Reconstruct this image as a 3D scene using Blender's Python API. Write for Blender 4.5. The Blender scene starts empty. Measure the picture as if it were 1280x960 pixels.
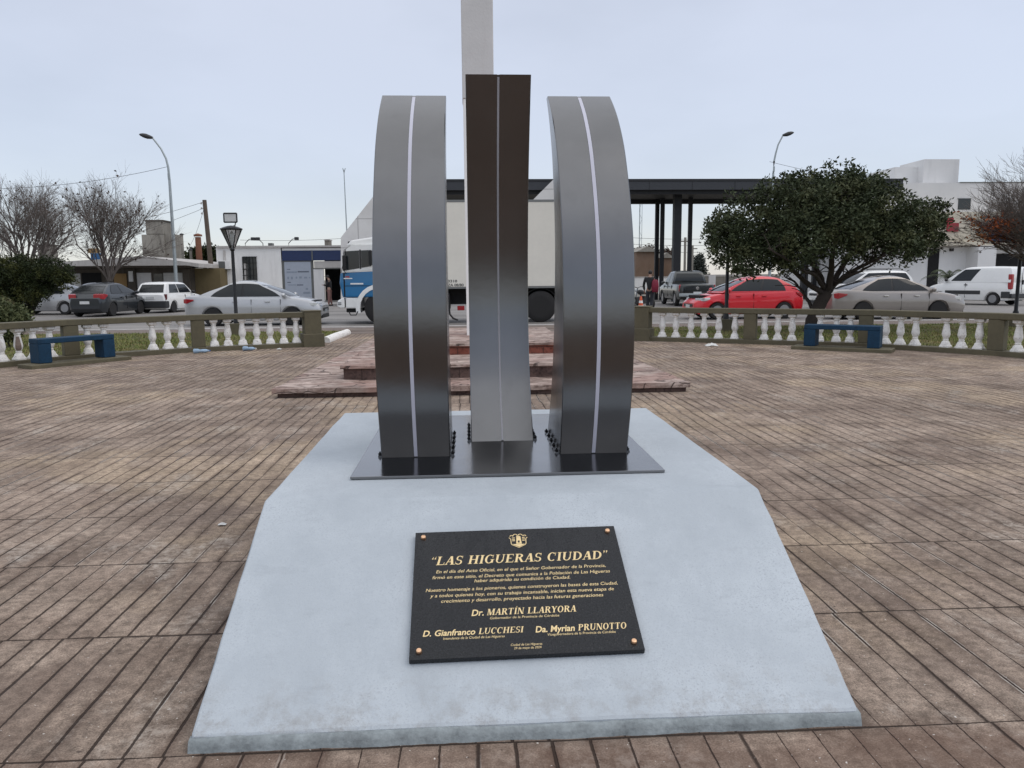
import bpy, bmesh, math, random
from mathutils import Vector, Matrix, noise
R = math.radians
random.seed(7)
SC = bpy.context.scene
COL = SC.collection

# ------------------------------------------------------------------ camera, sky, sun, exposure
F = 962.0
CAMZ = 1.4
PITCH = math.atan((480 - 348.2) / F)
ROLL = 0.0085
YAW = math.atan((640 - 586) / F)
CM = (Matrix.Rotation(-YAW, 3, 'Z') @ Matrix.Rotation(math.pi / 2 - PITCH, 3, 'X') @ Matrix.Rotation(-ROLL, 3, 'Z'))
cam = bpy.data.cameras.new('camera')
cam.sensor_width = 36.0
cam.lens = 36.0 * F / 1280.0
cam.clip_start = 0.05
cam.clip_end = 6000
camo = bpy.data.objects.new('camera', cam)
COL.objects.link(camo)
camo.matrix_world = Matrix.Translation((0, 0, CAMZ)) @ CM.to_4x4()
SC.camera = camo

wd = bpy.data.worlds.new('World')
SC.world = wd
wd.use_nodes = True
nt = wd.node_tree
nt.nodes.clear()
wo = nt.nodes.new('ShaderNodeOutputWorld')
sky = nt.nodes.new('ShaderNodeTexSky')
sky.sky_type = 'NISHITA'
sky.sun_disc = False
sky.sun_elevation = R(52.0)
sky.sun_rotation = R(106.3)
sky.dust_density = 0.2
b1 = nt.nodes.new('ShaderNodeBackground')
b1.inputs[1].default_value = 0.05
nt.links.new(sky.outputs[0], b1.inputs[0])
# overcast cloud layer over the Nishita sky: brighter overhead, faint streaks
tc = nt.nodes.new('ShaderNodeTexCoord')
sx = nt.nodes.new('ShaderNodeSeparateXYZ')
nt.links.new(tc.outputs['Generated'], sx.inputs[0])
rmp = nt.nodes.new('ShaderNodeValToRGB')
e = rmp.color_ramp.elements
e[0].position = 0.0
e[0].color = (0.60, 0.60, 0.665, 1)
e[1].position = 1.0
e[1].color = (1.62, 1.60, 1.58, 1)
m = rmp.color_ramp.elements.new(0.12)
m.color = (0.63, 0.64, 0.72, 1)
m = rmp.color_ramp.elements.new(0.36)
m.color = (0.725, 0.745, 0.825, 1)
nt.links.new(sx.outputs['Z'], rmp.inputs[0])
mp = nt.nodes.new('ShaderNodeMapping')
mp.inputs['Scale'].default_value = (1.0, 1.0, 2.6)
nt.links.new(tc.outputs['Generated'], mp.inputs[0])
nz = nt.nodes.new('ShaderNodeTexNoise')
nz.inputs['Scale'].default_value = 1.6
nz.inputs['Detail'].default_value = 5
nt.links.new(mp.outputs[0], nz.inputs['Vector'])
mr = nt.nodes.new('ShaderNodeMapRange')
mr.inputs[1].default_value = 0.36
mr.inputs[2].default_value = 0.64
mr.inputs[3].default_value = 0.87
mr.inputs[4].default_value = 1.09
nt.links.new(nz.outputs[0], mr.inputs[0])
mx = nt.nodes.new('ShaderNodeMix')
mx.data_type = 'RGBA'
mx.blend_type = 'MULTIPLY'
mx.inputs[0].default_value = 1.0
nt.links.new(rmp.outputs[0], mx.inputs[6])
nt.links.new(mr.outputs[0], mx.inputs[7])
b2 = nt.nodes.new('ShaderNodeBackground')
b2.inputs[1].default_value = 0.73
nt.links.new(mx.outputs[2], b2.inputs[0])
ad = nt.nodes.new('ShaderNodeAddShader')
nt.links.new(b1.outputs[0], ad.inputs[0])
nt.links.new(b2.outputs[0], ad.inputs[1])
nt.links.new(ad.outputs[0], wo.inputs[0])

sl = bpy.data.lights.new('sun', 'SUN')
sl.energy = 0.7
sl.angle = R(40)
sl.color = (1.0, 0.90, 0.78)
sl.specular_factor = 0.0
so = bpy.data.objects.new('sun', sl)
COL.objects.link(so)
so.rotation_euler = Vector((-0.75, 0.22, -1.0)).to_track_quat('-Z', 'Y').to_euler()   # high up behind the overcast

SC.view_settings.view_transform = 'Standard'
SC.view_settings.look = 'None'
SC.view_settings.exposure = 0.0
SC.view_settings.gamma = 1.0
SC.view_settings.use_curve_mapping = False
SC.render.engine = 'CYCLES'
SC.render.resolution_x = 1024
SC.render.resolution_y = 768


# ------------------------------------------------------------------ helpers
def ray(px, py):
    return CM @ Vector(((px - 640) / F, (480 - py) / F, -1.0))


def at(px, py, z=0.0):
    """ground point (world) seen at a picture point, on the level z"""
    d = ray(px, py)
    return Vector((0, 0, CAMZ)) + d * ((z - CAMZ) / d.z)


def aty(px, py, Y):
    """point seen at a picture point, on the facade line at distance Y"""
    d = ray(px, py)
    return Vector((0, 0, CAMZ)) + d * (Y / d.y)


def lerp(a, b, t):
    return a + (b - a) * t


def interp(pts, x):
    if x <= pts[0][0]:
        return pts[0][1]
    for (x0, y0), (x1, y1) in zip(pts, pts[1:]):
        if x <= x1:
            return lerp(y0, y1, (x - x0) / max(1e-9, x1 - x0))
    return pts[-1][1]


def spl(pts, x):
    """smooth (Catmull-Rom) interpolation through pts"""
    n = len(pts)
    if x <= pts[0][0]:
        return pts[0][1]
    if x >= pts[-1][0]:
        return pts[-1][1]
    for i in range(n - 1):
        if x <= pts[i + 1][0]:
            break
    x0, y0 = pts[i]
    x1, y1 = pts[i + 1]
    m0 = (pts[i + 1][1] - pts[i - 1][1]) / (pts[i + 1][0] - pts[i - 1][0]) if i > 0 else (y1 - y0) / (x1 - x0) * 1.25
    m1 = (pts[i + 2][1] - pts[i][1]) / (pts[i + 2][0] - pts[i][0]) if i < n - 2 else (y1 - y0) / (x1 - x0) * 1.15
    h = x1 - x0
    t = (x - x0) / h
    return ((2 * t ** 3 - 3 * t * t + 1) * y0 + (t ** 3 - 2 * t * t + t) * h * m0
            + (-2 * t ** 3 + 3 * t * t) * y1 + (t ** 3 - t * t) * h * m1)


def tag(o, label=None, cat=None, group=None, kind=None):
    if label:
        o['label'] = label
    if cat:
        o['category'] = cat
    if group:
        o['group'] = group
    if kind:
        o['kind'] = kind
    return o


def thing(name, label, cat, loc=(0, 0, 0), rz=0.0, group=None):
    o = bpy.data.objects.new(name, None)
    o.empty_display_size = 0.2
    COL.objects.link(o)
    o.location = loc
    o.rotation_euler = (0, 0, rz)
    return tag(o, label, cat, group)


def copy_tree(o, parent=None):
    c = o.copy()
    COL.objects.link(c)
    if parent:
        c.parent = parent
    for ch in list(o.children):
        copy_tree(ch, c)
    return c


class MB:
    def __init__(s):
        s.v = []
        s.f = []

    def add(s, vs, fs):
        o = len(s.v)
        s.v += [tuple(p) for p in vs]
        s.f += [tuple(i + o for i in f) for f in fs]
        return s

    def box(s, x0, x1, y0, y1, z0, z1):
        return s.add([(x0, y0, z0), (x1, y0, z0), (x1, y1, z0), (x0, y1, z0), (x0, y0, z1), (x1, y0, z1), (x1, y1, z1), (x0, y1, z1)],
                     [(0, 3, 2, 1), (4, 5, 6, 7), (0, 1, 5, 4), (1, 2, 6, 5), (2, 3, 7, 6), (3, 0, 4, 7)])

    def obox(s, c, sz, mat):
        hx, hy, hz = sz[0] / 2, sz[1] / 2, sz[2] / 2
        c = Vector(c)
        P = [c + mat @ Vector(q) for q in [(-hx, -hy, -hz), (hx, -hy, -hz), (hx, hy, -hz), (-hx, hy, -hz), (-hx, -hy, hz), (hx, -hy, hz), (hx, hy, hz), (-hx, hy, hz)]]
        return s.add(P, [(0, 3, 2, 1), (4, 5, 6, 7), (0, 1, 5, 4), (1, 2, 6, 5), (2, 3, 7, 6), (3, 0, 4, 7)])

    def prism(s, poly, z0, z1):
        n = len(poly)
        return s.add([(p[0], p[1], z0) for p in poly] + [(p[0], p[1], z1) for p in poly],
                     [tuple(range(n))[::-1], tuple(range(n, 2 * n))] + [(i, (i + 1) % n, n + (i + 1) % n, n + i) for i in range(n)])

    def xprism(s, poly, y0, y1):
        """polygon in (x, z) given a depth along y"""
        n = len(poly)
        return s.add([(p[0], y0, p[1]) for p in poly] + [(p[0], y1, p[1]) for p in poly],
                     [tuple(range(n)), tuple(range(n, 2 * n))[::-1]] + [((i + 1) % n, i, n + i, n + (i + 1) % n) for i in range(n)])

    def poly(s, pts):
        return s.add(pts, [tuple(range(len(pts)))])

    def loft(s, rings, cap=True, closed=True):
        n = len(rings[0])
        vs = [p for r in rings for p in r]
        fs = []
        for i in range(len(rings) - 1):
            for j in range(n if closed else n - 1):
                k = (j + 1) % n
                fs.append((i * n + j, i * n + k, (i + 1) * n + k, (i + 1) * n + j))
        if cap:
            fs.append(tuple(range(n))[::-1])
            fs.append(tuple((len(rings) - 1) * n + j for j in range(n)))
        return s.add(vs, fs)

    def tube(s, pts, rad, n=6):
        pts = [Vector(p) for p in pts]
        if not isinstance(rad, (list, tuple)):
            rad = [rad] * len(pts)
        rings = []
        for i, p in enumerate(pts):
            d = (pts[min(i + 1, len(pts) - 1)] - pts[max(i - 1, 0)]).normalized()
            a = d.cross(Vector((0, 0, 1)))
            if a.length < 0.05:
                a = d.cross(Vector((1, 0, 0)))
            a.normalize()
            b = d.cross(a)
            rings.append([p + (a * math.cos(2 * math.pi * k / n) + b * math.sin(2 * math.pi * k / n)) * rad[i] for k in range(n)])
        return s.loft(rings)

    def lathe(s, prof, c=(0, 0, 0), n=16, axis='z', sq=0.0):
        """prof = [(r, h)]; revolved about the axis through c"""
        rings = []
        for r, h in prof:
            ring = []
            for k in range(n):
                a = 2 * math.pi * k / n
                x, y = r * math.cos(a), r * math.sin(a)
                if axis == 'z':
                    ring.append((c[0] + x, c[1] + y, c[2] + h))
                else:
                    ring.append((c[0] + x, c[1] + h, c[2] + y))
            rings.append(ring)
        return s.loft(rings)

    def ball(s, c, r, n=10, sx=1, sy=1, sz=1):
        prof = [(max(0.001, math.sin(math.pi * i / n)), -math.cos(math.pi * i / n)) for i in range(n + 1)]
        rings = [[(c[0] + r * sx * p * math.cos(2 * math.pi * k / (n + 2)), c[1] + r * sy * p * math.sin(2 * math.pi * k / (n + 2)), c[2] + r * sz * h) for k in range(n + 2)] for p, h in prof]
        return s.loft(rings)

    def build(s, name, mat, parent=None, world=False, bevel=0.0, seg=2, smooth=None, label=None, sub=0):
        me = bpy.data.meshes.new(name)
        me.from_pydata(s.v, [], s.f)
        me.validate()
        bm = bmesh.new()
        bm.from_mesh(me)
        bmesh.ops.recalc_face_normals(bm, faces=bm.faces)
        bm.to_mesh(me)
        bm.free()
        if mat:
            me.materials.append(mat)
        o = bpy.data.objects.new(name, me)
        COL.objects.link(o)
        if parent is not None:
            o.parent = parent
            if world:
                top = parent
                off = Vector(parent.location)
                while top.parent:
                    top = top.parent
                    off += Vector(top.location)
                o.location = -off
        if smooth is not None:
            for p in me.polygons:
                p.use_smooth = True
            me.set_sharp_from_angle(angle=R(smooth))
        if bevel > 0:
            b = o.modifiers.new('bevel', 'BEVEL')
            b.width = bevel
            b.segments = seg
            b.limit_method = 'ANGLE'
            b.angle_limit = R(35)
        if sub:
            q = o.modifiers.new('subdiv', 'SUBSURF')
            q.levels = sub
            q.render_levels = sub
        if label:
            o['label'] = label
        return o


# ------------------------------------------------------------------ materials
class NT:
    def __init__(s, name):
        s.m = bpy.data.materials.new(name)
        s.m.use_nodes = True
        s.t = s.m.node_tree
        s.p = s.t.nodes['Principled BSDF']
        s.co = s.t.nodes.new('ShaderNodeTexCoord').outputs['Object']
        s.gen = None

    def n(s, typ, **k):
        nd = s.t.nodes.new('ShaderNode' + typ)
        for a, b in k.items():
            setattr(nd, a, b)
        return nd

    def set(s, nd, i, v):
        if hasattr(v, 'links') or hasattr(v, 'is_output'):
            s.t.links.new(v, nd.inputs[i])
        elif v is not None:
            sock = nd.inputs[i]
            if sock.type == 'RGBA' and len(v) == 3:
                v = (*v, 1)
            sock.default_value = v

    def noise(s, scale, detail=4, rough=0.55, vec=None, dist=0.0):
        nd = s.n('TexNoise')
        s.set(nd, 'Vector', vec if vec is not None else s.co)
        nd.inputs['Scale'].default_value = scale
        nd.inputs['Detail'].default_value = detail
        nd.inputs['Roughness'].default_value = rough
        nd.inputs['Distortion'].default_value = dist
        return nd.outputs[0]

    def rng(s, v, a, b, c=0.0, d=1.0):
        nd = s.n('MapRange')
        s.set(nd, 0, v)
        for i, q in enumerate((a, b, c, d)):
            s.set(nd, i + 1, q)
        return nd.outputs[0]

    def math(s, op, a, b=None, c=None):
        nd = s.n('Math', operation=op)
        s.set(nd, 0, a)
        if b is not None:
            s.set(nd, 1, b)
        if c is not None:
            s.set(nd, 2, c)
        return nd.outputs[0]

    def mix(s, f, a, b, blend='MIX'):
        nd = s.n('Mix', data_type='RGBA', blend_type=blend)
        s.set(nd, 0, f)
        s.set(nd, 6, a)
        s.set(nd, 7, b)
        return nd.outputs[2]

    def mapping(s, sc=(1, 1, 1), loc=(0, 0, 0), rot=(0, 0, 0), vec=None):
        nd = s.n('Mapping')
        s.set(nd, 0, vec if vec is not None else s.co)
        nd.inputs['Scale'].default_value = sc
        nd.inputs['Location'].default_value = loc
        nd.inputs['Rotation'].default_value = rot
        return nd.outputs[0]

    def sep(s, vec=None):
        nd = s.n('SeparateXYZ')
        s.set(nd, 0, vec if vec is not None else s.co)
        return nd.outputs

    def comb(s, x, y, z=0.0):
        nd = s.n('CombineXYZ')
        s.set(nd, 0, x)
        s.set(nd, 1, y)
        s.set(nd, 2, z)
        return nd.outputs[0]

    def white(s, vec):
        nd = s.n('TexWhiteNoise', noise_dimensions='3D')
        s.set(nd, 0, vec)
        return nd.outputs[0]

    def bump(s, h, strength=0.4, dist=0.01):
        nd = s.n('Bump')
        nd.inputs['Strength'].default_value = strength
        nd.inputs['Distance'].default_value = dist
        s.set(nd, 'Height', h)
        s.t.links.new(nd.outputs[0], s.p.inputs['Normal'])

    def out(s, col=None, rough=None, metal=None, spec=None, coat=None):
        for nm, v in (('Base Color', col), ('Roughness', rough), ('Metallic', metal), ('Specular IOR Level', spec), ('Coat Weight', coat)):
            if v is not None:
                s.set(s.p, nm, v)
        return s.m


def plain(name, col, rough=0.6, metal=0.0, var=0.12, scale=6.0, coat=None, bump=0.0, spec=None, bscale=None):
    """a base colour with gentle wear: two noises vary colour and roughness"""
    t = NT(name)
    n1 = t.noise(scale, 5)
    n2 = t.noise(scale * 6, 3)
    f = t.math('ADD', t.math('MULTIPLY', n1, 0.65), t.math('MULTIPLY', n2, 0.35))
    lo = tuple(c * (1 - var) for c in col)
    hi = tuple(min(1, c * (1 + var)) for c in col)
    c = t.mix(t.rng(f, 0.3, 0.7), lo, hi)
    if bump:
        t.bump(t.noise(bscale or scale * 10, 4), bump, 0.005)
    return t.out(c, t.rng(n1, 0.3, 0.7, max(0.02, rough - 0.06), min(1, rough + 0.06)), metal, spec, coat)


def make_paver():
    t = NT('plaza_pavers')
    T = 0.81
    S = T / 7
    wob = t.math('MULTIPLY', t.math('SUBTRACT', t.noise(1.3, 2), 0.5), 0.03)
    wob2 = t.math('MULTIPLY', t.math('SUBTRACT', t.noise(14, 3), 0.5), 0.005)
    x, y, z = t.sep()[0:3]
    x = t.math('ADD', t.math('ADD', x, wob), wob2)
    y = t.math('ADD', t.math('ADD', y, t.math('MULTIPLY', wob, 0.8)), 0.257)
    # rows of tiles along y, staggered a little per row
    row = t.math('FLOOR', t.math('DIVIDE', y, T))
    fy = t.math('FRACT', t.math('DIVIDE', y, T))
    rj = t.math('MULTIPLY', t.math('SUBTRACT', t.white(t.comb(row, 3.0, 1.0)), 0.5), 0.03)
    xs = t.math('ADD', x, rj)
    strip = t.math('FLOOR', t.math('DIVIDE', xs, S))
    fx = t.math('FRACT', t.math('DIVIDE', xs, S))
    tile = t.math('FLOOR', t.math('DIVIDE', xs, T))
    ftx = t.math('FRACT', t.math('DIVIDE', xs, T))
    dx = t.math('MULTIPLY', t.math('MINIMUM', fx, t.math('SUBTRACT', 1.0, fx)), S)      # metres to groove
    dy = t.math('MULTIPLY', t.math('MINIMUM', fy, t.math('SUBTRACT', 1.0, fy)), T)
    dt = t.math('MULTIPLY', t.math('MINIMUM', ftx, t.math('SUBTRACT', 1.0, ftx)), T)
    big = t.noise(0.42, 5, 0.6)
    mid = t.noise(1.9, 7, 0.68)
    alongv = t.mapping(sc=(2.4, 1.9, 1.0), loc=(2, 5, 0))
    strk = t.noise(1.6, 6, 0.65, alongv)
    fine = t.noise(24, 7, 0.75)
    grit = t.noise(170, 3, 0.7)
    rag = t.math('MULTIPLY', t.math('SUBTRACT', t.noise(60, 4, 0.7), 0.5), 0.006)
    dxr = t.math('ADD', dx, rag)
    # groove width varies: open and dirty in places, filled with sand in others
    gw = t.rng(t.noise(0.9, 5, 0.65, t.mapping(loc=(5, 2, 0))), 0.40, 0.62, 0.0018, 0.0066)
    gx = t.rng(dxr, t.math('MULTIPLY', gw, 0.5), gw, 1.0, 0.0)
    gy = t.rng(t.math('ADD', dy, rag), 0.0015, t.rng(t.noise(1.3, 4, 0.6, t.mapping(loc=(1, 9, 0))), 0.38, 0.62, 0.0030, 0.0095), 1.0, 0.0)
    gt = t.rng(t.math('ADD', dt, rag), 0.002, 0.0075, 1.0, 0.0)
    g = t.math('MAXIMUM', t.math('MAXIMUM', gx, gy), t.math('MULTIPLY', gt, 0.9))
    sandy = t.rng(t.noise(0.55, 5, 0.6, t.mapping(loc=(11.3, 4.2, 0))), 0.50, 0.60)
    c = t.mix(t.rng(mid, 0.36, 0.64), (0.205, 0.155, 0.122), (0.36, 0.285, 0.228))
    c = t.mix(t.math('MULTIPLY', sandy, 0.6), c, (0.40, 0.31, 0.22))
    # each strip and each tile has its own tone
    c = t.mix(1.0, c, t.rng(t.white(t.comb(strip, row, 2.0)), 0, 1, 0.91, 1.08), 'MULTIPLY')
    c = t.mix(1.0, c, t.rng(t.white(t.comb(tile, row, 7.0)), 0, 1, 0.93, 1.06), 'MULTIPLY')
    c = t.mix(1.0, c, t.rng(big, 0.36, 0.64, 0.88, 1.1), 'MULTIPLY')
    c = t.mix(1.0, c, t.rng(strk, 0.36, 0.64, 0.85, 1.14), 'MULTIPLY')
    c = t.mix(1.0, c, t.rng(fine, 0.38, 0.62, 0.66, 1.3), 'MULTIPLY')
    c = t.mix(1.0, c, t.rng(grit, 0.38, 0.62, 0.70, 1.28), 'MULTIPLY')
    # damp dark patches, grime along the grooves and pale lime bloom
    damp = t.rng(t.noise(0.9, 7, 0.7, t.mapping(loc=(3, 7, 1))), 0.52, 0.62)
    c = t.mix(t.math('MULTIPLY', damp, 0.42), c, (0.115, 0.078, 0.060))
    grime = t.math('MULTIPLY', t.rng(dxr, 0.004, 0.034, 1.0, 0.0), t.rng(t.noise(1.5, 6, 0.7, t.mapping(sc=(2, 1, 1), loc=(6, 6, 0))), 0.45, 0.62))
    c = t.mix(t.math('MULTIPLY', grime, 0.7), c, (0.07, 0.046, 0.036))
    lime = t.math('MULTIPLY', t.rng(t.noise(1.5, 8, 0.72, t.mapping(sc=(1.5, 1.0, 1), loc=(8, 1, 2))), 0.54, 0.66), t.rng(fine, 0.42, 0.6))
    c = t.mix(t.math('MULTIPLY', lime, 0.7), c, (0.47, 0.43, 0.38))
    chalk = t.math('MULTIPLY', t.rng(t.math('ABSOLUTE', t.math('SUBTRACT', dxr, 0.007)), 0.0012, 0.0032, 1.0, 0.0), t.rng(t.noise(1.2, 6, 0.7, t.mapping(sc=(3, 0.9, 1), loc=(9, 3, 5))), 0.55, 0.62))
    c = t.mix(t.math('MULTIPLY', chalk, 0.75), c, (0.52, 0.48, 0.43))
    # dirt and mortar slurry washed out along the foot of the pedestal, wetter red-brown front row
    px_, py_ = t.sep()[0], t.sep()[1]
    edge = t.math('ADD', t.math('MULTIPLY', t.math('SUBTRACT', mid, 0.5), 0.35), py_)
    wet = t.rng(edge, 2.08, 2.22, 1.0, 0.0)
    c = t.mix(t.math('MULTIPLY', wet, 0.5), c, (0.135, 0.080, 0.058))
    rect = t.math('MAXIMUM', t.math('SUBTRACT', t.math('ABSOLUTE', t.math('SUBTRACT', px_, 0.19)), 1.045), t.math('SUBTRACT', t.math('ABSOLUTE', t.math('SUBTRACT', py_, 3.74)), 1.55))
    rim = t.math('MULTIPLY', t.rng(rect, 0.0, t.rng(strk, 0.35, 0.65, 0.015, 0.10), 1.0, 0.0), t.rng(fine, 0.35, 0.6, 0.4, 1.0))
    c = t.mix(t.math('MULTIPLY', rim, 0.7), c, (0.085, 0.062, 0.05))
    specks = t.rng(t.noise(70, 2, 0.5), 0.71, 0.74)
    c = t.mix(t.math('MULTIPLY', specks, 0.85), c, (0.66, 0.62, 0.57))
    spots = t.rng(t.noise(34, 2, 0.5, t.mapping(loc=(4, 4, 4))), 0.715, 0.74)
    c = t.mix(t.math('MULTIPLY', spots, 0.7), c, (0.06, 0.045, 0.04))
    c = t.mix(t.math('MULTIPLY', g, 0.9), c, (0.034, 0.023, 0.018))
    # worn soft edges: strips are slightly pillowed
    pil = t.rng(dx, 0.0, 0.03)
    h = t.math('ADD', t.math('MULTIPLY', pil, 0.5), t.math('ADD', t.math('MULTIPLY', fine, 0.45), t.math('MULTIPLY', grit, 0.3)))
    h = t.math('SUBTRACT', h, t.math('MULTIPLY', g, 1.6))
    t.bump(h, 0.85, 0.008)
    return t.out(c, t.rng(damp, 0, 1, 0.92, 0.78), 0.0, 0.18)


def make_stone():
    """broken pinkish flagstone of the stepped plinth"""
    t = NT('pink_flagstone')
    wv = t.mapping(sc=(1.0, 1.0, 1.0))
    ds = t.n('VectorMath', operation='ADD')
    nzc = t.n('TexNoise')
    nzc.inputs['Scale'].default_value = 3.0
    t.set(nzc, 'Vector', t.co)
    sc = t.n('VectorMath', operation='SCALE')
    t.set(sc, 0, nzc.outputs['Color'])
    sc.inputs['Scale'].default_value = 0.25
    t.set(ds, 0, t.co)
    t.set(ds, 1, sc.outputs[0])
    vo = t.n('TexVoronoi', feature='DISTANCE_TO_EDGE')
    lay = t.mapping(sc=(0.55, 1.5, 1.5), vec=ds.outputs[0])
    t.set(vo, 'Vector', lay)
    vo.inputs['Scale'].default_value = 2.6
    vc = t.n('TexVoronoi')
    t.set(vc, 'Vector', lay)
    vc.inputs['Scale'].default_value = 2.6
    cr = t.rng(vo.outputs[0], 0.006, 0.022, 1.0, 0.0)
    n1 = t.noise(4, 7, 0.72, t.mapping(sc=(0.8, 1.3, 1.3)))
    n2 = t.noise(1.3, 4, 0.5)
    c = t.mix(t.rng(n1, 0.38, 0.62), (0.26, 0.185, 0.155), (0.56, 0.455, 0.40))
    wn = t.white(vc.outputs['Color'])
    c = t.mix(1.0, c, t.rng(wn, 0, 1, 0.75, 1.15), 'MULTIPLY')
    c = t.mix(t.rng(n2, 0.48, 0.62, 0, 0.55), c, (0.34, 0.20, 0.165))
    c = t.mix(t.rng(t.noise(5, 7, 0.75, t.mapping(sc=(0.75, 1.3, 1.3))), 0.52, 0.60, 0, 0.75), c, (0.12, 0.075, 0.062))
    c = t.mix(t.math('MULTIPLY', cr, 0.85), c, (0.06, 0.042, 0.035))
    t.bump(t.math('SUBTRACT', t.math('MULTIPLY', n1, 0.8), cr), 0.9, 0.02)
    return t.out(c, 0.8, 0, 0.3)


def make_riser(name, a, b, d):
    t = NT(name)
    n1 = t.noise(4, 6, 0.65)
    n2 = t.noise(18, 5, 0.7)
    c = t.mix(t.rng(n1, 0.35, 0.65), a, b)
    c = t.mix(t.rng(n2, 0.5, 0.68, 0, 0.75), c, d)
    bx = t.n('TexBrick')
    xs = t.sep()
    t.set(bx, 'Vector', t.comb(t.math('ADD', xs[0], xs[1]), xs[2]))
    bx.inputs['Scale'].default_value = 1.0
    bx.inputs['Brick Width'].default_value = 0.42
    bx.inputs['Row Height'].default_value = 0.4
    bx.inputs['Mortar Size'].default_value = 0.008
    c = t.mix(t.math('MULTIPLY', bx.outputs['Fac'], 0.7), c, (0.05, 0.035, 0.03))
    t.bump(n2, 0.8, 0.015)
    return t.out(c, 0.85, 0, 0.25)


def make_painted_concrete():
    t = NT('pale_blue_painted_concrete')
    n1 = t.noise(1.8, 7, 0.68)
    n2 = t.noise(6, 7, 0.7, t.mapping(sc=(1, 0.5, 0.5)))
    gr = t.noise(150, 4, 0.75)
    gr2 = t.noise(60, 3, 0.6)
    c = t.mix(t.rng(n1, 0.38, 0.62), (0.425, 0.468, 0.505), (0.50, 0.547, 0.585))
    c = t.mix(t.rng(n2, 0.48, 0.62, 0, 0.25), c, (0.36, 0.40, 0.435))
    pock = t.math('MULTIPLY', t.rng(gr, 0.54, 0.62), t.rng(n1, 0.40, 0.6, 0.25, 0.8))
    c = t.mix(pock, c, (0.33, 0.36, 0.40))
    smear = t.rng(t.noise(5.5, 7, 0.7, t.mapping(sc=(1, 2.2, 2.2), loc=(4, 1, 3))), 0.585, 0.66)
    c = t.mix(t.math('MULTIPLY', smear, 0.22), c, (0.32, 0.35, 0.38))
    xs = t.sep()
    splash = t.math('MULTIPLY', t.rng(xs[2], 0.045, 0.14, 1.0, 0.0), t.rng(t.noise(9, 7, 0.75), 0.47, 0.62))
    c = t.mix(t.math('MULTIPLY', splash, 0.38), c, (0.20, 0.165, 0.13))
    trow = t.noise(3.5, 5, 0.6, t.mapping(sc=(0.6, 2.2, 2.2), rot=(0, 0, 0.5)))
    t.bump(t.math('ADD', t.math('ADD', gr, t.math('MULTIPLY', gr2, 0.7)), t.math('MULTIPLY', trow, 2.5)), 0.4, 0.004)
    return t.out(c, 0.6, 0, 0.35)


def make_metal(name, col, r0, r1, streak=True):
    t = NT(name)
    n1 = t.noise(2.2, 5, 0.6)
    n2 = t.noise(26, 3, 0.6, t.mapping(sc=(1, 1, 0.25)))
    n3 = t.noise(6, 6, 0.7, t.mapping(sc=(1, 1, 0.5), loc=(2, 2, 2)))
    c = t.mix(t.rng(n1, 0.3, 0.7), tuple(k * 0.92 for k in col), tuple(k * 1.08 for k in col))
    c = t.mix(t.rng(n3, 0.58, 0.75, 0, 0.25), c, tuple(k * 0.7 for k in col))
    t.bump(t.math('ADD', t.math('MULTIPLY', n1, 1.0), t.math('MULTIPLY', n2, 0.05)), 0.10, 0.02)
    return t.out(c, t.rng(t.math('ADD', t.math('MULTIPLY', n1, 0.5), t.math('MULTIPLY', n3, 0.5)), 0.3, 0.7, r0, r1), 1.0)


def make_granite():
    t = NT('polished_black_granite')
    n1 = t.noise(160, 4, 0.7)
    wet = t.noise(14, 6, 0.65, t.mapping(sc=(1.2, 0.45, 1)))
    drops = t.n('TexVoronoi')
    t.set(drops, 'Vector', t.co)
    drops.inputs['Scale'].default_value = 95
    dm = t.rng(drops.outputs['Distance'], 0.2, 0.42, 1.0, 0.0)
    c = t.mix(t.rng(n1, 0.4, 0.7), (0.006, 0.007, 0.009), (0.022, 0.024, 0.028))
    w = t.rng(wet, 0.42, 0.6)
    dmw = t.math('MULTIPLY', dm, w)
    t.bump(dmw, 0.35, 0.004)
    return t.out(c, t.math('ADD', 0.14, t.math('MULTIPLY', w, 0.22)), 0, 0.32)


def make_grass_ground():
    t = NT('lawn_soil')
    n1 = t.noise(0.5, 5, 0.6)
    n2 = t.noise(7, 5, 0.7)
    c = t.mix(t.rng(n1, 0.35, 0.65), (0.07, 0.085, 0.03), (0.17, 0.14, 0.07))
    c = t.mix(1.0, c, t.rng(n2, 0.3, 0.7, 0.6, 1.25), 'MULTIPLY')
    t.bump(n2, 0.8, 0.03)
    return t.out(c, 0.95, 0, 0.1)


def make_road():
    t = NT('worn_street_surface')
    n1 = t.noise(0.35, 6, 0.6, t.mapping(sc=(0.4, 1.5, 1)))
    n2 = t.noise(40, 4, 0.7)
    c = t.mix(t.rng(n1, 0.3, 0.7), (0.15, 0.142, 0.135), (0.29, 0.275, 0.26))
    c = t.mix(1.0, c, t.rng(n2, 0.3, 0.7, 0.8, 1.2), 'MULTIPLY')
    vo = t.n('TexVoronoi', feature='DISTANCE_TO_EDGE')
    t.set(vo, 'Vector', t.mapping(sc=(0.22, 0.3, 1)))
    c = t.mix(t.rng(vo.outputs[0], 0.003, 0.01, 0.6, 0.0), c, (0.06, 0.055, 0.05))
    t.bump(n2, 0.3, 0.01)
    return t.out(c, 0.7, 0, 0.35)


def make_leaf(name, a, b, c3=None):
    t = NT(name)
    inf = t.n('ObjectInfo')
    geo = t.n('NewGeometry')
    rnd = geo.outputs['Random Per Island']
    c = t.mix(rnd, a, b)
    if c3:
        c = t.mix(t.rng(t.noise(1.6, 3), 0.5, 0.68), c, c3)
    t.out(c, 0.6, 0, 0.18)
    return t.m


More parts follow.
